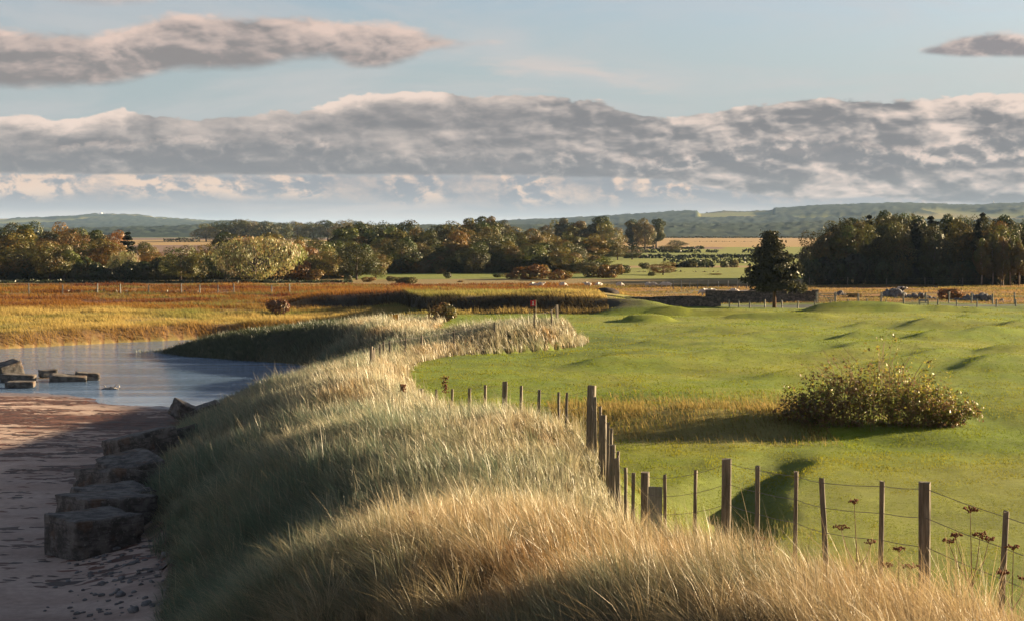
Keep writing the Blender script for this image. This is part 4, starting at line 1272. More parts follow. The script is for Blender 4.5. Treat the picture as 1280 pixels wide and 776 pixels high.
hedge(780, 945, 470, 317, 'long dark hedge crossing the green fields left of the pine')
hedge(970, 1010, 470, 317, 'short dark hedge stretch between the pine and the right-hand wood')
hedge(840, 893, 372, 325, 'low bushy hedge in the middle of the green field')
hedge(867, 922, 900, 304.5, 'thin hedge line in the straw field left of the pine top')
hedge(925, 956, 900, 305.5, 'short thin hedge line in the straw field behind the pine top')
hedge(700, 760, 388, 330, 'uneven hedge beside the bushes at the right end of the middle wood')
hedge(780, 1015, 1350, 295.5, 'far dark hedge along the top edge of the straw field', 1.0)
hedge(790, 900, 340, 345, 'low scrubby hedge at the bottom of the green field', .7, (.07, .055, .025))
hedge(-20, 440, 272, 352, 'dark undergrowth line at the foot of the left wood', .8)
hedge(800, 965, 560, 310.5, 'bushy hedge below the straw field left of the pine', .8)
hedge(830, 1012, 415, 321.5, 'broken hedge line across the green field behind the pine', .5)
hedge(780, 880, 640, 307, 'short hedge at the left edge of the straw field', .8)
hedge(205, 250, 880, 297, 'dark hedge beside the ploughed field beyond the left wood')
hedge(50, 250, 240, 367, 'low dark bramble line along the wire fence in the reed marsh', .8, (.05, .04, .02))

# ------------------------------------------------------------------ concrete blocks
def block(px, d, size, yaw, tilt, zoff, label, group, seed, py=None):
    g = random.Random(seed)
    bm = bmesh.new()
    bmesh.ops.create_cube(bm, size=1.0)
    for v in bm.verts: v.co = Vector((v.co.x * size[0], v.co.y * size[1], v.co.z * size[2]))
    bmesh.ops.bevel(bm, geom=list(bm.edges), offset=.03, segments=1, affect='EDGES')
    bmesh.ops.subdivide_edges(bm, edges=[e for e in bm.edges if e.calc_length() > .4], cuts=9, use_grid_fill=True)
    vs = list(bm.verts); P = np.array([v.co[:] for v in vs])
    Nz = np.stack([fbm(P[:, 0] * 1.9 + seed + 7 * k, P[:, 1] * 1.9 + P[:, 2] * 2.3, seed + k, 4) for k in range(3)], 1) * .05
    chip = np.clip(fbm(P[:, 0] * 3 + seed, P[:, 1] * 3 + P[:, 2] * 3, seed + 9, 3) - .12, 0, 1)
    ax = np.abs(P) / (np.array(size) / 2)
    edge = ((ax > .9).sum(1) >= 2)
    P = P + Nz - P * (chip * edge * .9)[:, None]
    P[:, :2] += np.sign(P[:, :2]) * (np.sin(P[:, 2] * 19 + seed) * .012)[:, None]
    for v, p in zip(vs, P): v.co = p
    x = wx(px, d)
    o = link('concrete_block', mesh_bm('concrete_block', bm, M['concrete'], True))
    o.location = (x, d, (Hs(x, d) if zoff is not None else 0) + (zoff or 0) + size[2] / 2)
    o.rotation_euler = (R(tilt[0]), R(tilt[1]), R(yaw))
    tag(o, label, 'concrete block', group)
    return o


GB = 'old concrete blocks along the dune foot'
block(115, 56.4, (2.2, 2.05, 1.7), 41, (1, -1), -.62, 'nearest square concrete block standing on the sand at the dune foot', GB, 3)
block(130, 59.3, (2.4, 2.2, 1.75), 40, (-1, 2), -.62, 'concrete block directly behind the nearest one, its flat top showing', GB, 5)
block(140, 62.6, (2.2, 2.1, 1.7), 33, (3, -2), -.80, 'third concrete block of the row counting from the camera', GB, 8)
block(147, 66.2, (2.4, 2.1, 1.7), 50, (-6, 9), -.66, 'tilted concrete block, fourth of the row along the sand', GB, 13)
block(162, 70.2, (2.0, 2.2, 1.6), 30, (7, -9), -.62, 'concrete block leaning against grass, fifth of the row', GB, 17)
block(176, 76.0, (2.4, 2.2, 1.6), 32, (-7, -10), -.25, 'large concrete block slumped sideways at the turn of the row', GB, 21)
block(205, 79.0, (2.6, 1.9, .7), 22, (-10, -14), .15, 'flat concrete slab half buried under dune grass', GB, 23)
block(232, 99.0, (1.5, 1.1, .9), 35, (12, 24), .0, 'small broken concrete block sticking up near the water', GB, 27)
block(250, 99.0, (2.0, 1.2, .6), 15, (4, -16), .05, 'slanting concrete slab beside the small broken block', GB, 29)
GW = 'concrete blocks lying in the river'
block(10, 129.5, (1.6, 1.5, 1.1), 30, (6, -14), .25, 'tilted concrete block with sunlit top at the left edge of the river', GW, 31)
block(22, 127.0, (2.2, 1.4, .55), 8, (0, 3), .14, 'low concrete slab leaning before the tilted block in the river', GW, 33)
block(24, 122.0, (1.8, .9, .36), 4, (2, 0), .14, 'small dark flat slab nearest to the seaweed shore', GW, 35)
block(84, 127.5, (2.4, 1.5, .55), 12, (2, 4), .14, 'broad dark concrete slab in mid river', GW, 37)
block(108, 128.6, (1.6, 1.2, .5), 14, (0, 5), .34, 'small sunlit slab at the right end of the river blocks', GW, 39)
block(59, 130.5, (1.2, 1.0, .5), 20, (0, -3), .38, 'small slab just left of the broad slab in the river', GW, 41)


def driftwood():
    d = 121; x = wx(136, d); z = Hs(x, d)
    bm = bmesh.new()
    tube(bm, [(-.5, 0, .05), (-.2, .02, .14), (.15, 0, .16), (.5, .03, .1)], [.05, .09, .08, .03], 7)
    for a, b, c in [((-.2, 0, .14), (-.3, .05, .3), (-.42, .1, .36)), ((.2, 0, .16), (.36, .02, .34), (.52, 0, .42)), ((0, 0, .16), (.05, -.1, .25), (.16, -.15, .24)), ((.45, .02, .1), (.56, .0, .24), (.55, 0, .38))]:
        tube(bm, [a, b, c], [.04, .03, .012], 5)
    o = link('driftwood', mesh_bm('driftwood', bm, M['drift'], True)); o.location = (x, d, z)
    o.scale = (1.1, 1, 1)
    tag(o, 'bleached branch of driftwood lying on the seaweed bar at the water edge', 'driftwood')


driftwood()

# ------------------------------------------------------------------ wire fences
def post_mesh(w, h, seed, name='post', mat='post', th=None):
    g = random.Random(seed); th = th or w
    bm = bmesh.new()
    nz = 6
    rings = []
    for k in range(nz + 1):
        t = k / nz; s = 1 - .05 * t
        rings.append([bm.verts.new((w / 2 * sx * s + g.uniform(-.004, .004), th / 2 * sy * s + g.uniform(-.004, .004), h * t + (g.uniform(-.012, .012) if k == nz else 0))) for sx, sy in ((-1, -.72), (-.72, -1), (.72, -1), (1, -.72), (1, .72), (.72, 1), (-.72, 1), (-1, .72))])
    for k in range(nz):
        for j in range(8):
            bm.faces.new((rings[k][j], rings[k][(j + 1) % 8], rings[k + 1][(j + 1) % 8], rings[k + 1][j]))
    bm.faces.new(rings[-1]); bm.faces.new(rings[0][::-1])
    return mesh_bm(name, bm, M[mat])


def wire_fence(posts, label, wires=(.06, .38, .70), ref=None, mat='post', wr=.0040, sink=.35, cat='fence'):
    """posts: (x, y, top z, width, lean x, lean y); one thing with posts and wires"""
    x0, y0 = posts[0][0], posts[0][1]; z0 = Hs(x0, y0)
    root = empty('wire_fence', (x0, y0, z0), label, cat)
    tops = []
    for k, (x, y, zt, w, lx, ly) in enumerate(posts):
        zb = Hs(x, y) - sink
        h = zt - zb
        o = link('post', post_mesh(w, h, int(x * 131 + y * 17), mat=mat), root)
        o.location = (x - x0, y - y0, zb - z0)
        o.rotation_euler = (R(ly), R(lx), random.uniform(-.3, .3))
        up = Vector((math.sin(R(lx)), -math.sin(R(ly)), 1))
        tops.append((Vector((x - x0, y - y0, zb - z0)), up, h))
    for wv in wires:
        bm = bmesh.new(); pts = []
        for k, (b0, up, h) in enumerate(tops):
            p = b0 + up * (h - wv) + Vector((0, -posts[k][3] * .55, 0))
            if pts:
                q = pts[-1]; pts.append((q + p) / 2 - Vector((0, 0, .012)))
            pts.append(p)
        tube(bm, pts, [wr] * len(pts), 5)
        link('wire', mesh_bm('wire', bm, M['wire']), root)
    return root


near = [(1310, 655, 18.4, .065, 1), (1251, 640, 19.6, .062, 2.5), (1160, 604, 21, .135, -.5), (1103, 602, 22.7, .062, .5), (1040, 598, 24.4, .062, -3.5), (995, 590, 26.1, .060, .5), (947, 583, 28, .062, .5),
        (908, 574, 29.9, .155, .5), (869, 588, 31.7, .062, .5), (833, 594, 33.5, .062, -.5), (807, 591, 35.0, .15, 0)]
f1 = wire_fence([(wx(px, d), d, zy(py, d), w, ln, 0) for px, py, d, w, ln in near], 'nearest post and wire fence crossing the lower right before the fairway')
o = link('board', post_mesh(.26, zy(609, 34.6) - Hs(wx(820, 34.6), 34.6) + .3, 5, 'board', 'board', .06), f1)
o['label'] = 'wide grey plank fixed beside the corner post'
o.location = Vector((wx(820, 34.6), 34.6, Hs(wx(820, 34.6), 34.6) - .3)) - f1.location
climb = [(791, 592, 36.3, .062), (783, 585, 37.3, .062), (775, 574, 38.6, .10), (770, 564, 39.4, .062), (766, 556, 40.1, .11), (762, 536, 41, .062), (759, 528, 41.6, .062), (755, 519, 42.3, .13), (750, 508, 43, .062), (745, 496, 43.9, .075), (738, 482, 45, .20),
         (707, 491, 47.5, .07), (699, 490, 50, .07), (672, 487, 54, .085), (650, 482, 58, .085), (629, 477, 62, .17), (606, 481, 66, .10), (585, 485, 69.5, .10), (564, 486, 73, .10), (545, 487, 76, .10), (526, 486, 79, .20)]
wire_fence([(wx(px, d), d, zy(py, d), w, random.uniform(-2, 2), random.uniform(-2, 2)) for px, py, d, w in climb], 'post and wire fence climbing over the hump of the near dune', wires=(.08, .45))
fy = np.linspace(90, 129, 16)
wire_fence([(float(T(XR, v)) - 1.5, v, Hs(float(T(XR, v)) - 1.5, v) + 1.15 + .12 * math.sin(v * 2.1), .11, random.uniform(-3, 3), 0) for v in fy], 'distant post and wire fence half hidden in the far sunlit dune grass', wires=(.1,), wr=.005)
for px, py, d, w, lab, h in [(413, 541, 66, .30, 'squat pale stump post in the lit dune grass', .6), (464, 484, 82, .13, 'left post of a leaning pair in dune grass', 1.0), (471, 487, 81, .10, 'right post of a leaning pair in dune grass', 1.0), (448, 502, 76, .09, 'single thin post in lit grass on the dune side', .9)]:
    x = wx(px, d); zt = zy(py, d); zb = Hs(x, d) - .3
    o = link('old_post', post_mesh(w, max(zt - zb, .5), int(px), 'old_post', 'board' if w > .2 else 'post')); o.location = (x, d, zb); o.rotation_euler = (0, R(random.uniform(-5, 5)), .3)
    tag(o, lab, 'post')

# fences beyond the course
def far_fence(pxs, d, h, w, label, mat='pale_post', wires=(.08, .4), tops=None):
    ps = []
    for k, px in enumerate(pxs):
        x = wx(px, d)
        ps.append((x, d + .3 * math.sin(k * 1.7), Hs(x, d) + h * (1 + .08 * math.sin(k * 2.3)), w, random.uniform(-1.5, 1.5), 0))
    return wire_fence(ps, label, wires=wires, mat=mat, wr=.008)


far_fence([912, 924, 937, 956, 978, 998, 1018, 1038, 1061, 1084, 1107, 1130, 1173, 1196, 1221, 1246, 1271, 1296], 193.5, .78, .13, 'short pale post and wire fence along the far edge of the course')
far_fence([1021, 1045, 1073, 1101, 1130, 1158, 1186, 1214, 1242, 1269, 1297], 203.5, 1.15, .16, 'taller pale post and wire fence on the far side of the road')
far_fence([842, 852, 862, 872, 885, 898, 910, 922, 934, 948, 985, 1000], 247, 1.0, .10, 'thin grey fence across the sheep pasture behind the stone wall', 'board')
far_fence([-10, 35, 78, 122, 150, 185, 227, 250, 272, 292, 340, 362], 236, 1.2, .13, 'wooden post fence through the reed marsh below the left wood', 'board')
far_fence([1012, 1060, 1108, 1156, 1204, 1252, 1300], 256, 1.1, .10, 'low dark fence along the foot of the right-hand wood', 'post')


def field_gate():
    d = 204.3; x0, x1 = wx(1021.5, d), wx(1045, d); z = Hs((x0 + x1) / 2, d)
    o = empty('field_gate', ((x0 + x1) / 2, d, z), 'barred wooden field gate with diagonal brace at the end of the stone wall', 'gate')
    w = x1 - x0
    for k in range(5):
        bm = bmesh.new(); box(bm, (0, 0, .2 + k * .2), (w - .2, .05, .07)); link('bar', mesh_bm('bar', bm, M['pale_post']), o)
    for s in (-1, 1):
        bm = bmesh.new(); box(bm, (s * (w / 2 - .12), .06, .55), (.09, .06, 1.1)); link('stile', mesh_bm('stile', bm, M['pale_post']), o)
    bm = bmesh.new(); tube(bm, [(-w / 2 + .15, -.05, 1.0), (w / 2 - .15, -.05, .2)], [.04, .04], 4); link('brace', mesh_bm('brace', bm, M['pale_post']), o)


field_gate()


def bench():
    d = 195.2; x = wx(1155, d); z = Hs(x, d)
    o = empty('wooden_bench', (x, d, z), 'pale wooden bench between the two rail fences', 'bench')
    bm = bmesh.new(); box(bm, (0, 0, .44), (1.0, .36, .05)); link('seat', mesh_bm('seat', bm, M['pale_post']), o)
    bm = bmesh.new(); box(bm, (0, .17, .68), (1.0, .04, .22)); link('backrest', mesh_bm('backrest', bm, M['pale_post']), o)
    for s in (-1, 1):
        bm = bmesh.new(); box(bm, (s * .44, 0, .36), (.06, .3, .74)); link('leg', mesh_bm('leg', bm, M['pale_post']), o)


bench()


# ------------------------------------------------------------------ stone walls, rubble
def stone_wall(px0, px1, d, top, label, pillar=None):
    x0, x1 = wx(px0, d), wx(px1, d); zb = Hs((x0 + x1) / 2, d)
    root = empty('stone_wall', ((x0 + x1) / 2, d, zb), label, 'wall')
    h = zy(top, d) - zb; L = x1 - x0
    bm = bmesh.new(); box(bm, (0, 0, h / 2 - .3), (L, .5, h + .6))
    bmesh.ops.subdivide_edges(bm, edges=[e for e in bm.edges if e.calc_length() > 2.5], cuts=60)
    for v in bm.verts:
        if v.co.z > 0: v.co.z += random.uniform(-.05, .05) + .05 * math.sin(v.co.x * .8)
    link('masonry', mesh_bm('masonry', bm, M['stone']), root)
    bm = bmesh.new(); x = -L / 2
    while x < L / 2 - .2:
        w = random.uniform(.3, .6); box(bm, (x + w / 2, 0, h + .07 + .05 * math.sin((x + w / 2) * .8)), (w - .02, .58, .16), Matrix.Rotation(random.uniform(-.05, .05), 3, 'Y'), .015); x += w
    link('coping', mesh_bm('coping', bm, M['stone']), root)
    if pillar:
        bm = bmesh.new(); box(bm, (L / 2 + .28, 0, h / 2), (.55, .6, h + .25), None, .02); box(bm, (L / 2 + .28, 0, h + .18), (.66, .7, .12), None, .01)
        p = link('pillar', mesh_bm('pillar', bm, M['stone']), root)


stone_wall(766, 894, 193, 372.5, 'low dark stone wall at the near left, ending in a pillar left of the pine', True)
stone_wall(882, 1016, 207, 365, 'taller stone wall behind the lone pine', True)


def rubble(px, d, w, h, n, label, seed, smin=.25, smax=.6, name='rubble_heap', cat='rubble'):
    g = random.Random(seed); x = wx(px, d); z = Hs(x, d)
    bm = bmesh.new(); W = w / F * d
    for _ in range(n):
        r = g.uniform(smin, smax); xx = g.gauss(0, W / 3.6); t = max(0, 1 - (abs(xx) / (W / 2)) ** 2)
        mt = Matrix.Translation((xx, g.uniform(-.7, .7), g.random() * h * t)) @ Matrix.Rotation(g.uniform(0, 6), 4, (g.random(), g.random(), 1)) @ Matrix.Diagonal((r, r * .8, r * .6, 1))
        res = bmesh.ops.create_icosphere(bm, subdivisions=2, radius=1, matrix=mt)
        for v in res['verts']: v.co += Vector([g.uniform(-.08, .08) * r for _ in range(3)])
    o = link(name, mesh_bm(name, bm, M['rock'])); o.location = (x, d, z)
    tag(o, label, cat)


rubble(1118, 222, 26, .8, 50, 'pale heap of boulders with a cow standing behind it', 1)
rubble(1148, 218, 36, .45, 60, 'dark low rubble heap between the boulders and the bracken mound', 2, .15, .35)
rubble(1224, 213, 44, .7, 70, 'long grey rubble bank right of the bracken mound', 4, .2, .45)
rubble(1050, 226, 10, .4, 10, 'few grey stones lying behind the field gate', 6, .15, .4)


def earth_heap():
    d = 198; x = wx(758, d); z = Hs(x, d)
    bm = bmesh.new(); bmesh.ops.create_uvsphere(bm, u_segments=24, v_segments=12, radius=1)
    for v in bm.verts:
        k = 1 + .25 * (fbm(np.array([v.co.x * 2 + 5]), np.array([v.co.y * 2 + v.co.z]), 7, 3)[0])
        v.co = Vector((v.co.x * 1.25 * k, v.co.y * 1.0 * k, max(v.co.z, -.2) * .55 * k))
    o = link('earth_heap', mesh_bm('earth_heap', bm, mat_plain('dark_earth', (.045, .035, .03), .95, .4, 4), True)); o.location = (x, d, z)
    tag(o, 'dark heap of earth at the left end of the low stone wall', 'earth heap')


earth_heap()


# ------------------------------------------------------------------ golf flags
def flag(px, py, d, ztop_py, col, label, w=.45, h=.42, numeral=False):
    x = wx(px, d); z = Hs(x, d); top = zy(ztop_py, d)
    o = empty('golf_flag', (x, d, z), label, 'golf flag')
    bm = bmesh.new(); tube(bm, [(0, 0, -.1), (0, 0, top - z)], [.022, .016], 8); link('pole', mesh_bm('pole', bm, M['pole'], True), o)
    bm = bmesh.new(); nx, nz = 10, 5; g = []
    for th in (-.006, .006):
        g.append([[bm.verts.new((-.02 - w * i / nx, .05 * math.sin(i * .9) * (i / nx) + th, top - z - .02 - h * j / nz - .05 * (i / nx))) for j in range(nz + 1)] for i in range(nx + 1)])
    for s in (0, 1):
        for i in range(nx):
            for j in range(nz):
                bm.faces.new((g[s][i][j], g[s][i + 1][j], g[s][i + 1][j + 1], g[s][i][j + 1]))
    for i in range(nx):
        for j in (0, nz): bm.faces.new((g[0][i][j], g[0][i + 1][j], g[1][i + 1][j], g[1][i][j]))
    for j in range(nz):
        for i in (0, nx): bm.faces.new((g[0][i][j], g[0][i][j + 1], g[1][i][j + 1], g[1][i][j]))
    c = link('cloth', mesh_bm('cloth', bm, M[col], True), o)
    if numeral:
        bm = bmesh.new(); zc = top - z - .02 - h / 2
        box(bm, (-.02 - w * .5, -.035, zc - .02), (.07, .012, h * .62)); box(bm, (-.02 - w * .58, -.036, zc + h * .20), (.06, .012, .06)); box(bm, (-.02 - w * .5, -.037, zc - h * .33), (.18, .012, .05))
        link('numeral', mesh_bm('numeral', bm, M['white']), c)


flag(497.5, 396, 152, 392.5, 'yellow', 'small yellow golf flag rising from the dune grass left of the shrub', .40, .46)
flag(670, 381, 160, 374.8, 'red', 'small red golf flag with a white mark before the dark ditch bank', .44, .5, True)

# ------------------------------------------------------------------ sheep and cow
def skin_animal(name, chain, mat):
    """chain: dict name -> (co, radius); edges via list; grown with a skin modifier"""
    vs, es = chain
    me = bpy.data.meshes.new(name)
    me.from_pydata([v[0] for v in vs], es, [])
    me.materials.append(mat)
    o = bpy.data.objects.new(name, me); COL.objects.link(o)
    m = o.modifiers.new('Skin', 'SKIN'); m.use_smooth_shade = True
    sv = me.skin_vertices[0].data
    for i, v in enumerate(vs): sv[i].radius = (v[1], v[1]); sv[i].use_root = (i == 0)
    s = o.modifiers.new('Sub', 'SUBSURF'); s.levels = 1; s.render_levels = 2
    dg = bpy.context.evaluated_depsgraph_get(); ev = o.evaluated_get(dg)
    out = bpy.data.meshes.new_from_object(ev)
    bpy.data.objects.remove(o)
    return out


def sheep_mesh(graze):
    hz = .28 if graze else .78
    vs = [((0, 0, .55), .27), ((.38, 0, .57), .25), ((-.38, 0, .56), .25), ((.62, 0, .62 if not graze else .48), .13), ((.80, 0, hz), .085), ((.93, 0, hz - .06), .055), ((-.62, 0, .55), .07),
          ((.34, .14, .30), .075), ((.34, .14, .0), .04), ((.34, -.14, .30), .075), ((.34, -.14, 0), .04), ((-.36, .14, .30), .085), ((-.40, .14, .16), .05), ((-.36, .14, 0), .04), ((-.36, -.14, .30), .085), ((-.40, -.14, .16), .05), ((-.36, -.14, 0), .04),
          ((.76, .10, hz + .05), .03), ((.76, -.10, hz + .05), .03)]
    es = [(0, 1), (0, 2), (1, 3), (3, 4), (4, 5), (2, 6), (1, 7), (7, 8), (1, 9), (9, 10), (2, 11), (11, 12), (12, 13), (2, 14), (14, 15), (15, 16), (4, 17), (4, 18)]
    return vs, es


SH = [skin_animal('sheep', sheep_mesh(True), M['wool']), skin_animal('sheep', sheep_mesh(False), M['wool'])]
SHD = SH[1].copy(); SHD.materials.clear(); SHD.materials.append(M['dark_wool'])
GS = 'sheep grazing in the pasture'
sheep = [(667, 359, 0, 'white sheep leftmost of all, in the tawny field above the red flag'), (675, 359, 1, 'white sheep second from the left above the red flag'), (703, 359, 0, 'white sheep alone between the flag pair and the earth heap'), (735, 359, 1, 'white sheep just left of the earth heap'),
         (749, 358.5, 0, 'white sheep above the earth heap'), (774, 358.5, 0, 'white sheep right of the earth heap, alone'), (810, 358.5, 1, 'left sheep of the pair under the round field tree'), (816.5, 358, 0, 'right sheep of the pair under the round field tree'), (830, 358.5, 0, 'left sheep of the pair right of the field tree'), (835.5, 358.5, 1, 'right sheep of the pair right of the field tree'),
         (882, 365.5, 0, 'white sheep at the left end of the tall stone wall'), (891.5, 365.5, 1, 'white sheep second along the tall stone wall'), (917, 366, 0, 'white sheep half hidden behind the middle of the tall wall'), (948, 365.5, 0, 'white sheep left of the pine trunk, nearest to the trunk'), (957, 365.5, 1, 'white sheep right beside the pine trunk behind the wall')]
for px, py, k, lab in sheep:
    d = 252 if py < 362 else 226
    x = wx(px, d); o = link('sheep', SH[k]); o.location = (x, d, Hs(x, d)); o.rotation_euler = (0, 0, random.choice([0, math.pi]) + random.uniform(-.4, .4))
    s = .8 if py < 362 else 1.05
    o.scale = (s, s, s); tag(o, lab, 'sheep', GS)
d = 226; x = wx(940, d); o = link('sheep', SHD); o.location = (x, d, Hs(x, d)); o.scale = (.95, .95, .95); tag(o, 'single black sheep behind the wall left of the pine trunk', 'sheep', GS)


def cow():
    vs = [((0, 0, 1.02), .36), ((.55, 0, 1.06), .34), ((-.6, 0, 1.05), .33), ((.92, 0, 1.16), .2), ((1.2, 0, 1.2), .14), ((1.45, 0, 1.02), .10), ((-.92, 0, 1.15), .05), ((-.98, 0, .6), .03),
          ((.5, .2, .6), .12), ((.5, .2, 0), .06), ((.5, -.2, .6), .12), ((.5, -.2, 0), .06), ((-.6, .2, .65), .15), ((-.68, .2, .4), .07), ((-.6, .2, 0), .06), ((-.6, -.2, .65), .15), ((-.68, -.2, .4), .07), ((-.6, -.2, 0), .06), ((1.15, .18, 1.27), .04), ((1.15, -.18, 1.27), .04)]
    es = [(0, 1), (0, 2), (1, 3), (3, 4), (4, 5), (2, 6), (6, 7), (1, 8), (8, 9), (1, 10), (10, 11), (2, 12), (12, 13), (13, 14), (2, 15), (15, 16), (16, 17), (4, 18), (4, 19)]
    m, nt, n, l = new_mat('cow_hide'); b = NB(nt)
    b.out(b.pbsdf(b.mix(b.sm(.49, .52, b.noise(b.obj(), 1.6, 2)), (.02, .018, .018), (.55, .48, .42)), .8, .2))
    me = skin_animal('cow', (vs, es), m)
    d = 228; x = wx(1125, d); o = link('cow', me); o.location = (x, d, Hs(x, d)); o.rotation_euler = (0, 0, .25); o.scale = (.72, .72, .72)
    tag(o, 'black and white cow standing behind the pale boulder heap', 'cow')


cow()


# ------------------------------------------------------------------ dead umbels and docks
def hogweed(px, d, top, label, spread, seed, heads=4, lean=0.0):
    g = random.Random(seed); x = wx(px, d); z = Hs(x, d) - .05
    h = zy(top, d) - z
    o = empty('dead_hogweed', (x, d, z), label, 'dead plant', 'dead umbel stalks')
    bm = bmesh.new()
    fork = Vector((lean * .4, 0, h * .45))
    tube(bm, [(0, 0, 0), (lean * .15, .01, h * .22), fork], [.011, .009, .007], 6)
    ends = []
    for k in range(heads):
        f = (k / max(heads - 1, 1) - .5) * 2
        e = Vector((lean + f * spread, g.uniform(-.12, .12), h * (1 - .22 * abs(f) - (.12 * g.random() if k else 0))))
        if k == heads // 2: e.z = h
        mid = fork * .5 + e * .5 + Vector((f * .03, 0, .02))
        tube(bm, [fork, mid, e], [.006, .0045, .003], 5); ends.append(e)
    link('stem', mesh_bm('stem', bm, M['stem']), o)
    for e in ends:
        bm = bmesh.new(); r = g.uniform(.05, .085)
        for k in range(14):
            a = 2 * math.pi * k / 14 + g.random() * .3; rr = r * g.uniform(.35, 1)
            p = Vector((math.cos(a) * rr, math.sin(a) * rr, .035 + g.uniform(-.012, .012)))
            tube(bm, [(0, 0, 0), tuple(p * .6 + Vector((0, 0, .01))), tuple(p)], [.0015, .0012, .001], 3, False)
            for _ in range(3):
                bmesh.ops.create_icosphere(bm, subdivisions=1, radius=g.uniform(.006, .011), matrix=Matrix.Translation(p + Vector([g.uniform(-.012, .012) for _ in range(3)])))
        q = link('flower_head', mesh_bm('flower_head', bm, M['seed']), o); q.location = e


hogweed(1222, 17.6, 641, 'dead umbel stalk with rusty heads between the last two fence posts', .20, 1, 5, -.06)
hogweed(1076, 19.5, 634, 'thin dead umbel stalk right of the leaning fence post', .13, 2, 3, -.03)
hogweed(1268, 16.8, 690, 'dead umbel stalk at the right edge of the photo', .12, 3, 3, .02)
hogweed(1128, 19.0, 690, 'short dead umbel stalk left of the thick right-hand post', .12, 4, 3, -.03)
hogweed(948, 22.5, 679, 'low dead umbel stalk with rusty heads in front of the middle posts', .14, 5, 4, 0)
hogweed(718, 23.0, 672, 'small dead umbel in the sunlit dune grass', .05, 6, 3, 0)


def dock(px, d, top, label, seed, h=.7):
    g = random.Random(seed); x = wx(px, d); z = Hs(x, d)
    hh = max(zy(top, d) - z, .35)
    o = empty('dead_dock', (x, d, z), label, 'dead plant', 'rusty dock stalks')
    bm = bmesh.new(); tube(bm, [(0, 0, 0), (.02, 0, hh * .5), (-.03, 0, hh)], [.008, .007, .004], 5); link('stem', mesh_bm('stem', bm, M['stem']), o)
    bm = bmesh.new(); k = max(d / 45, .6)
    for _ in range(110):
        t = g.uniform(.62, 1); p = Vector((g.gauss(0, .035 * k), g.gauss(0, .035 * k), hh * t))
        bmesh.ops.create_icosphere(bm, subdivisions=1, radius=g.uniform(.010, .02) * k, matrix=Matrix.Translation(p))
    link('seed_head', mesh_bm('seed_head', bm, M['seed']), o)


dock(513, 27, 640, 'rusty dock stalk at the left tip of the sunlit grass lobe', 1)
dock(446, 62, 524, 'reddish dock stalk beside the pale stump post', 2)
dock(503, 70, 480, 'dark dock stalk left of the fence end on the dune crest', 3)
dock(556, 66, 470, 'tall dock stalk before the fence behind the hump', 4)
dock(484, 60, 512, 'small dock stalk on the dune crest left of the hump', 5)
dock(416, 45, 615, 'dark red dock stalk deep in the shaded dune grass', 6)


# ------------------------------------------------------------------ hill landmarks
def landmarks():
    d = 6300; x = wx(127, d); z = zy(271.3, d)
    o = empty('radar_dome', (x, d, z), 'white radar dome on the top of the far left hill', 'radar dome')
    bm = bmesh.new(); bmesh.ops.create_uvsphere(bm, u_segments=24, v_segments=14, radius=8.2, matrix=Matrix.Translation((0, 0, 6)))
    link('dome', mesh_bm('dome', bm, M['dome'], True), o)
    bm = bmesh.new(); bmesh.ops.create_cone(bm, cap_ends=True, segments=20, radius1=7, radius2=6.4, depth=8, matrix=Matrix.Translation((0, 0, -1))); link('base', mesh_bm('base', bm, M['dome']), o)
    d = 4650; x = wx(1241, d); z = zy(262, d)
    o = empty('radio_mast', (x, d, z), 'thin radio mast on the wooded hill at the far right', 'mast')
    bm = bmesh.new()
    for sx, sy in ((-1, -1), (1, -1), (1, 1), (-1, 1)): tube(bm, [(sx * 1.6, sy * 1.6, -4), (sx * .5, sy * .5, 20)], [.35, .25], 4)
    for k in range(7):
        zz = -2 + k * 3.2; r = 1.6 - 1.1 * (zz + 4) / 24
        for s in (-1, 1): tube(bm, [(-r, s * r, zz), (r, s * r, zz + 3)], [.15, .15], 4)
    link('lattice', mesh_bm('lattice', bm, M['steel']), o)
    bm = bmesh.new(); box(bm, (0, 0, 15), (2.6, 2.6, 2)); link('antenna', mesh_bm('antenna', bm, M['steel']), o)


landmarks()

# ------------------------------------------------------------------ haze
def haze():
    bm = bmesh.new()
    x0, x1, y0, y1, z0, z1 = -9500, 9500, -60, 17000, -4, 120
    box(bm, ((x0 + x1) / 2, (y0 + y1) / 2, (z0 + z1) / 2), (x1 - x0, y1 - y0, z1 - z0))
    m, nt, n, l = new_mat('haze_air')
    v = n.new('ShaderNodeVolumePrincipled'); v.inputs['Color'].default_value = (.48, .70, 1.0, 1)
    v.inputs['Density'].default_value = HAZE; v.inputs['Anisotropy'].default_value = 0.0
    o = n.new('ShaderNodeOutputMaterial'); l.new(v.outputs[0], o.inputs['Volume'])
    h = link('haze', mesh_bm('haze', bm, m)); h['kind'] = 'stuff'
    h['label'] = 'thin pale blue haze over the whole landscape'; h['category'] = 'haze'


HAZE = 3.8e-5
haze()

# ------------------------------------------------------------------ sky
EXPO = 2.1
SKY = .042


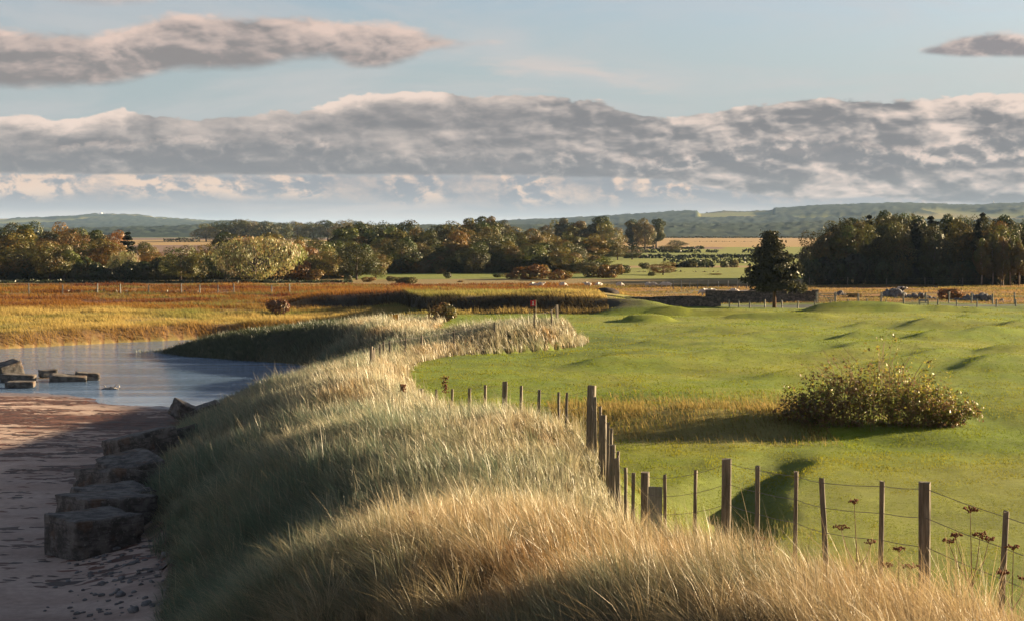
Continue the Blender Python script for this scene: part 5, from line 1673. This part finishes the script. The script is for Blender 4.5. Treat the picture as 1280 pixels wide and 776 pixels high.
def world():
    w = bpy.data.worlds.new('World'); scn.world = w; w.use_nodes = True
    nt = w.node_tree; nt.nodes.clear(); b = NB(nt); n = nt.nodes; l = nt.links
    sky = n.new('ShaderNodeTexSky'); sky.sky_type = 'NISHITA'; sky.sun_disc = False
    sky.sun_elevation = R(SUN_EL); sky.sun_rotation = R(90 - SUN_AZ); sky.air_density = 1.0; sky.dust_density = 2.2; sky.ozone_density = 1.0
    tc = n.new('ShaderNodeTexCoord'); sep = n.new('ShaderNodeSeparateXYZ'); l.new(tc.outputs['Generated'], sep.inputs[0])
    az = b.m('ARCTAN2', sep.outputs[0], sep.outputs[1]); el = b.m('ARCSINE', sep.outputs[2])
    X = b.m('MULTIPLY', az, 24.0); Y = b.m('MULTIPLY', el, 24.0)     # one unit is about 2.4 degrees

    def nz(sx, sy, seed, scale, det=6, rough=.55, dist=0.0, ox=0.0, oy=0.0):
        v = b.xyz(b.m('MULTIPLY', b.m('ADD', X, ox), sx), b.m('MULTIPLY', b.m('ADD', Y, oy), sy), seed)
        return b.noise(v, scale, det, rough, dist)

    def curve(pts):
        """pts: (photo column, photo row) -> height in Y units as a function of X"""
        c = n.new('ShaderNodeFloatCurve')
        cm = c.mapping; cu = cm.curves[0]
        P = [((px / 100 - 6.4 + 7) / 14, (HOR - py) / 300) for px, py in pts]
        cu.points[0].location = P[0]; cu.points[1].location = P[-1]
        for p in P[1:-1]: cu.points.new(*p)
        cm.update()
        l.new(b.m('DIVIDE', b.m('ADD', X, 7.0), 14.0), c.inputs['Value'])
        return b.m('MULTIPLY', c.outputs[0], 3.0)

    def c01(v, mul, add=0.0):
        return b.m('MULTIPLY_ADD', v, mul, add)

    lum = 1.0 / (2 ** EXPO) / SKY
    def L(r, g, bb):      # display colour 0..255 -> radiance before exposure
        f = lambda c: ((c / 255 + .055) / 1.055) ** 2.4 if c > 10 else c / 255 / 12.92
        return (f(r) * lum, f(g) * lum, f(bb) * lum)

    col = b.mix(1.0, sky.outputs[0], (SKYT[0], SKYT[1], SKYT[2]), 'MULTIPLY')
    # thin high veil, cirrus streak
    col = b.mix(b.sm(3.2, .9, Y), col, b.mix(.62, col, L(180, 195, 206)))
    veil = b.m('MULTIPLY', b.sm(.36, .72, nz(.35, 1.6, 7.7, .9, 5, .6, .6)), .50)
    col = b.mix(veil, col, L(206, 200, 198))
    sl = b.m('ADD', Y, c01(X, .13))
    wisp = b.m('MULTIPLY', b.sm(.42, .62, nz(.5, 3.4, 1.7, 1.3, 5, .6, .4)), b.m('MULTIPLY', b.sm(2.35, 2.10, sl), b.sm(1.62, 1.88, sl)))
    wisp = b.m('MULTIPLY', wisp, b.m('MULTIPLY', b.sm(-1.2, .2, X), b.sm(2.6, 1.0, X)))
    col = b.mix(b.m('MULTIPLY', wisp, .6), col, L(220, 203, 194))
    # grey-blue air behind the lowest clouds, warm band on the horizon
    col = b.mix(b.m('MULTIPLY', b.sm(1.15, .55, Y), .92), col, L(160, 160, 163))
    strk = nz(.5, 4.5, 12.7, 1.0, 4, .6, .3)
    col = b.mix(b.m('MULTIPLY', b.sm(.36, .14, b.m('ADD', Y, c01(strk, .5, -.25))), .75), col, L(201, 188, 181))

    warp = nz(1, 1.3, 40.4, 1.1, 3)
    XW = b.m('ADD', X, c01(warp, .5, -.25))

    def nw(sx, sy, seed, scale, det=6, rough=.55, ox=0.0, oy=0.0):
        v = b.xyz(b.m('MULTIPLY', b.m('ADD', XW, ox), sx), b.m('MULTIPLY', b.m('ADD', Y, oy), sy), seed)
        return b.noise(v, scale, det, rough)

    def noise_set(seed, sc, sy):
        q = {}
        q['n1'] = nw(1, sy, seed, sc, 3, .5)
        q['bil'] = b.m('ABSOLUTE', c01(nw(1, sy, seed + 3, sc * 2.1, 3, .55), 2, -1))     # rounded puffs
        q['r3'] = b.m('SUBTRACT', q['bil'], b.m('ABSOLUTE', c01(nw(1, sy, seed + 3, sc * 2.1, 3, .55, .06, .06), 2, -1)))
        q['n2'] = nw(1, sy, seed + 5, sc * 5.0, 4, .62)
        q['nb'] = nw(1, sy, seed + 9, sc * 1.2, 4, .6)
        q['r1'] = b.m('SUBTRACT', q['n1'], nw(1, sy, seed, sc, 3, .5, .20, .13))
        m1 = nw(1, sy * .9, seed + 13, sc * 2.3, 3, .55); q['r2'] = b.m('SUBTRACT', m1, nw(1, sy * .9, seed + 13, sc * 2.3, 3, .55, .09, .07))
        q['pt'] = b.sm(.50, .72, nw(.7, sy * 1.1, seed + 17, sc * .9, 4, .58))
        q['cm'] = b.sm(.35, .62, nw(.9, sy * .7, seed + 23, sc * .8, 2, .5))
        return q

    def layer(col, top, bot, q, amp, softt, softb, lit, mid, dark, depth, ampb=.1, opac=1.0, patchy=1.0, crestk=.75, base=.25, ragged=.5):
        n1, bil, n2 = q['n1'], q['bil'], q['n2']
        dT = b.m('ADD', b.m('SUBTRACT', top, Y), b.m('ADD', c01(n1, amp * 2.4, -amp * 1.2), b.m('ADD', c01(bil, amp * 1.6, -amp * .4), c01(n2, amp * ragged, -amp * ragged * .5))))
        dB = b.m('SUBTRACT', Y, b.m('ADD', bot, c01(q['nb'], ampb * 2, -ampb)))
        mask = b.m('MULTIPLY', b.m('MULTIPLY', b.sm(0, softt, dT), b.sm(0, softb, dB)), opac)
        # light from the upper right: broad soft relief and finer broken detail
        crest = b.m('MULTIPLY', b.sm(depth, 0.0, b.m('ADD', dT, c01(n2, -.8 * depth, .4 * depth))), c01(q['cm'], .85, .12))
        rel = b.m('MULTIPLY', b.m('ADD', b.m('MULTIPLY', q['r3'], 1.25), b.m('ADD', b.m('MULTIPLY', q['r1'], 2.6), b.m('ADD', b.m('MULTIPLY', q['r2'], 1.45), c01(n2, .36, -.18)))), patchy)
        li = b.m('ADD', base, b.m('ADD', b.m('MULTIPLY', crest, crestk), b.m('ADD', rel, b.m('MULTIPLY', q['pt'], b.m('MULTIPLY', patchy, .34)))), clamp=True)
        body = b.mix(b.sm(.05, .55, li), dark, mid)
        return b.mix(mask, col, b.mix(b.sm(.32, 1.12, li), body, lit))

    S1 = noise_set(6.1, .85, 2.3); S2 = noise_set(21.3, 1.7, 1.7)
    right = b.m('ADD', b.m('MULTIPLY', b.sm(-1.5, 2.6, X), .65), .5)     # the bank breaks up towards the right
    # lowest cumulus row, warm puffs
    topC = curve([(-60, 214), (60, 212), (200, 212), (400, 214), (640, 212), (760, 216), (860, 226), (960, 238), (1100, 246), (1200, 240), (1340, 240)])
    botC = curve([(-60, 258), (200, 258), (400, 258), (640, 266), (720, 270), (800, 258), (1000, 262), (1340, 264)])
    col = layer(col, topC, botC, S2, .10, .08, .22, L(236, 206, 182), L(182, 171, 166), L(146, 148, 154), .10, .10, .95, c01(S2['cm'], 1.3, .35), .15, .36)
    # the great bank across the sky
    topB = curve([(-60, 152), (0, 154), (40, 146), (100, 154), (160, 142), (230, 150), (300, 142), (370, 138), (440, 120), (520, 116), (640, 118), (740, 126), (820, 144), (880, 136), (960, 130), (1060, 124), (1130, 128), (1200, 122), (1340, 126)])
    botB = curve([(-60, 222), (300, 222), (640, 222), (800, 226), (900, 240), (1000, 252), (1100, 250), (1200, 258), (1340, 250)])
    col = layer(col, topB, botB, S1, .11, .035, .045, L(240, 218, 203), L(170, 162, 158), L(128, 126, 128), .30, .02, 1.0, b.m('MULTIPLY', right, .72), .95, .30)
    # nearer darker deck inside it
    topB2 = curve([(-60, 184), (60, 180), (200, 172), (330, 168), (460, 176), (560, 186), (700, 178), (800, 192), (900, 176), (1000, 164), (1120, 182), (1220, 160), (1340, 166)])
    botB2 = curve([(-60, 221), (300, 221), (640, 221), (780, 224), (860, 214), (940, 205), (1060, 210), (1200, 216), (1340, 212)])
    col = layer(col, topB2, botB2, S2, .12, .16, .05, L(236, 214, 200), L(156, 151, 149), L(127, 126, 129), .17, .03, .88, b.m('MULTIPLY', right, .85), 1.0, .16)
    # upper left cloud
    topA = curve([(-60, 32), (0, 34), (60, 46), (130, 44), (190, 26), (240, 18), (330, 20), (400, 18), (460, 22), (520, 30), (580, 44), (640, 56), (660, 80), (720, 130), (1340, 140)])
    botA = curve([(-60, 116), (60, 122), (160, 112), (220, 98), (320, 94), (400, 80), (460, 90), (500, 84), (560, 64), (640, 58), (660, 50), (720, 40), (1340, 20)])
    col = layer(col, topA, botA, S1, .12, .14, .14, L(228, 202, 188), L(186, 170, 163), L(140, 134, 133), .50, .13, .97, .55, .80, .22)
    # small cloud on the right
    topD = curve([(-60, 140), (1100, 110), (1128, 72), (1160, 60), (1200, 49), (1240, 47), (1280, 54), (1340, 52)])
    botD = curve([(-60, 20), (1100, 60), (1128, 72), (1160, 79), (1240, 83), (1340, 85)])
    col = layer(col, topD, botD, S2, .05, .09, .07, L(230, 208, 196), L(180, 166, 161), L(142, 136, 138), .20, .02, .95, .6, .95, .16)
    # unseen grey cloud deck, added overhead to dim the ambient light
    over = b.m('MULTIPLY', b.sm(6.5, 10.0, Y), b.sm(.30, .55, nz(.35, .5, 55.0, .8, 3)))
    col = b.mix(b.m('MULTIPLY', over, .92), col, L(88, 101, 120))
    # faint pink scraps at the top left
    topE = curve([(-60, 4), (60, 4), (90, 2), (190, 2), (230, 16), (1340, 40)]); botE = curve([(-60, 2), (60, 6), (90, 18), (190, 17), (230, 8), (1340, 10)])
    col = layer(col, topE, botE, S1, .03, .1, .1, L(205, 186, 178), L(180, 172, 170), L(170, 166, 168), .3, .02, .5)
    bg = n.new('ShaderNodeBackground'); l.new(col, bg.inputs[0]); bg.inputs[1].default_value = SKY
    o = n.new('ShaderNodeOutputWorld'); l.new(bg.outputs[0], o.inputs[0])
    w.cycles.sampling_method = 'MANUAL'; w.cycles.sample_map_resolution = 512


SKYT = (.83, .885, 1.10)
world()

# ------------------------------------------------------------------ sun
sd = bpy.data.lights.new('sun', 'SUN'); sd.energy = 5.0; sd.angle = R(.53); sd.color = (1.0, .79, .52)
so = bpy.data.objects.new('sun', sd); COL.objects.link(so)
dirv = Vector((math.cos(R(SUN_AZ)) * math.cos(R(SUN_EL)), math.sin(R(SUN_AZ)) * math.cos(R(SUN_EL)), math.sin(R(SUN_EL))))
so.rotation_euler = dirv.to_track_quat('Z', 'Y').to_euler(); so.location = (60, 20, 60)

# ------------------------------------------------------------------ camera
cd = bpy.data.cameras.new('camera'); cd.sensor_width = 36; cd.lens = 36 * F / 1280; cd.clip_end = 40000; cd.clip_start = .1
co = bpy.data.objects.new('camera', cd); COL.objects.link(co)
co.location = (0, 0, CZ); co.rotation_euler = (R(90) - math.atan((388 - HOR) / F), 0, 0)
scn.camera = co

scn.render.engine = 'CYCLES'
scn.view_settings.view_transform = 'Standard'; scn.view_settings.look = 'None'
scn.view_settings.exposure = EXPO; scn.view_settings.gamma = 1
scn.cycles.use_denoising = True
try:
    scn.cycles.denoiser = 'OPENIMAGEDENOISE'; scn.cycles.denoising_prefilter = 'ACCURATE'
except Exception: pass
scn.cycles.max_bounces = 6; scn.cycles.diffuse_bounces = 2; scn.cycles.glossy_bounces = 2; scn.cycles.transmission_bounces = 3; scn.cycles.volume_bounces = 0
scn.cycles.transparent_max_bounces = 4; scn.cycles.caustics_reflective = False; scn.cycles.caustics_refractive = False
scn.cycles.sample_clamp_indirect = 4.0
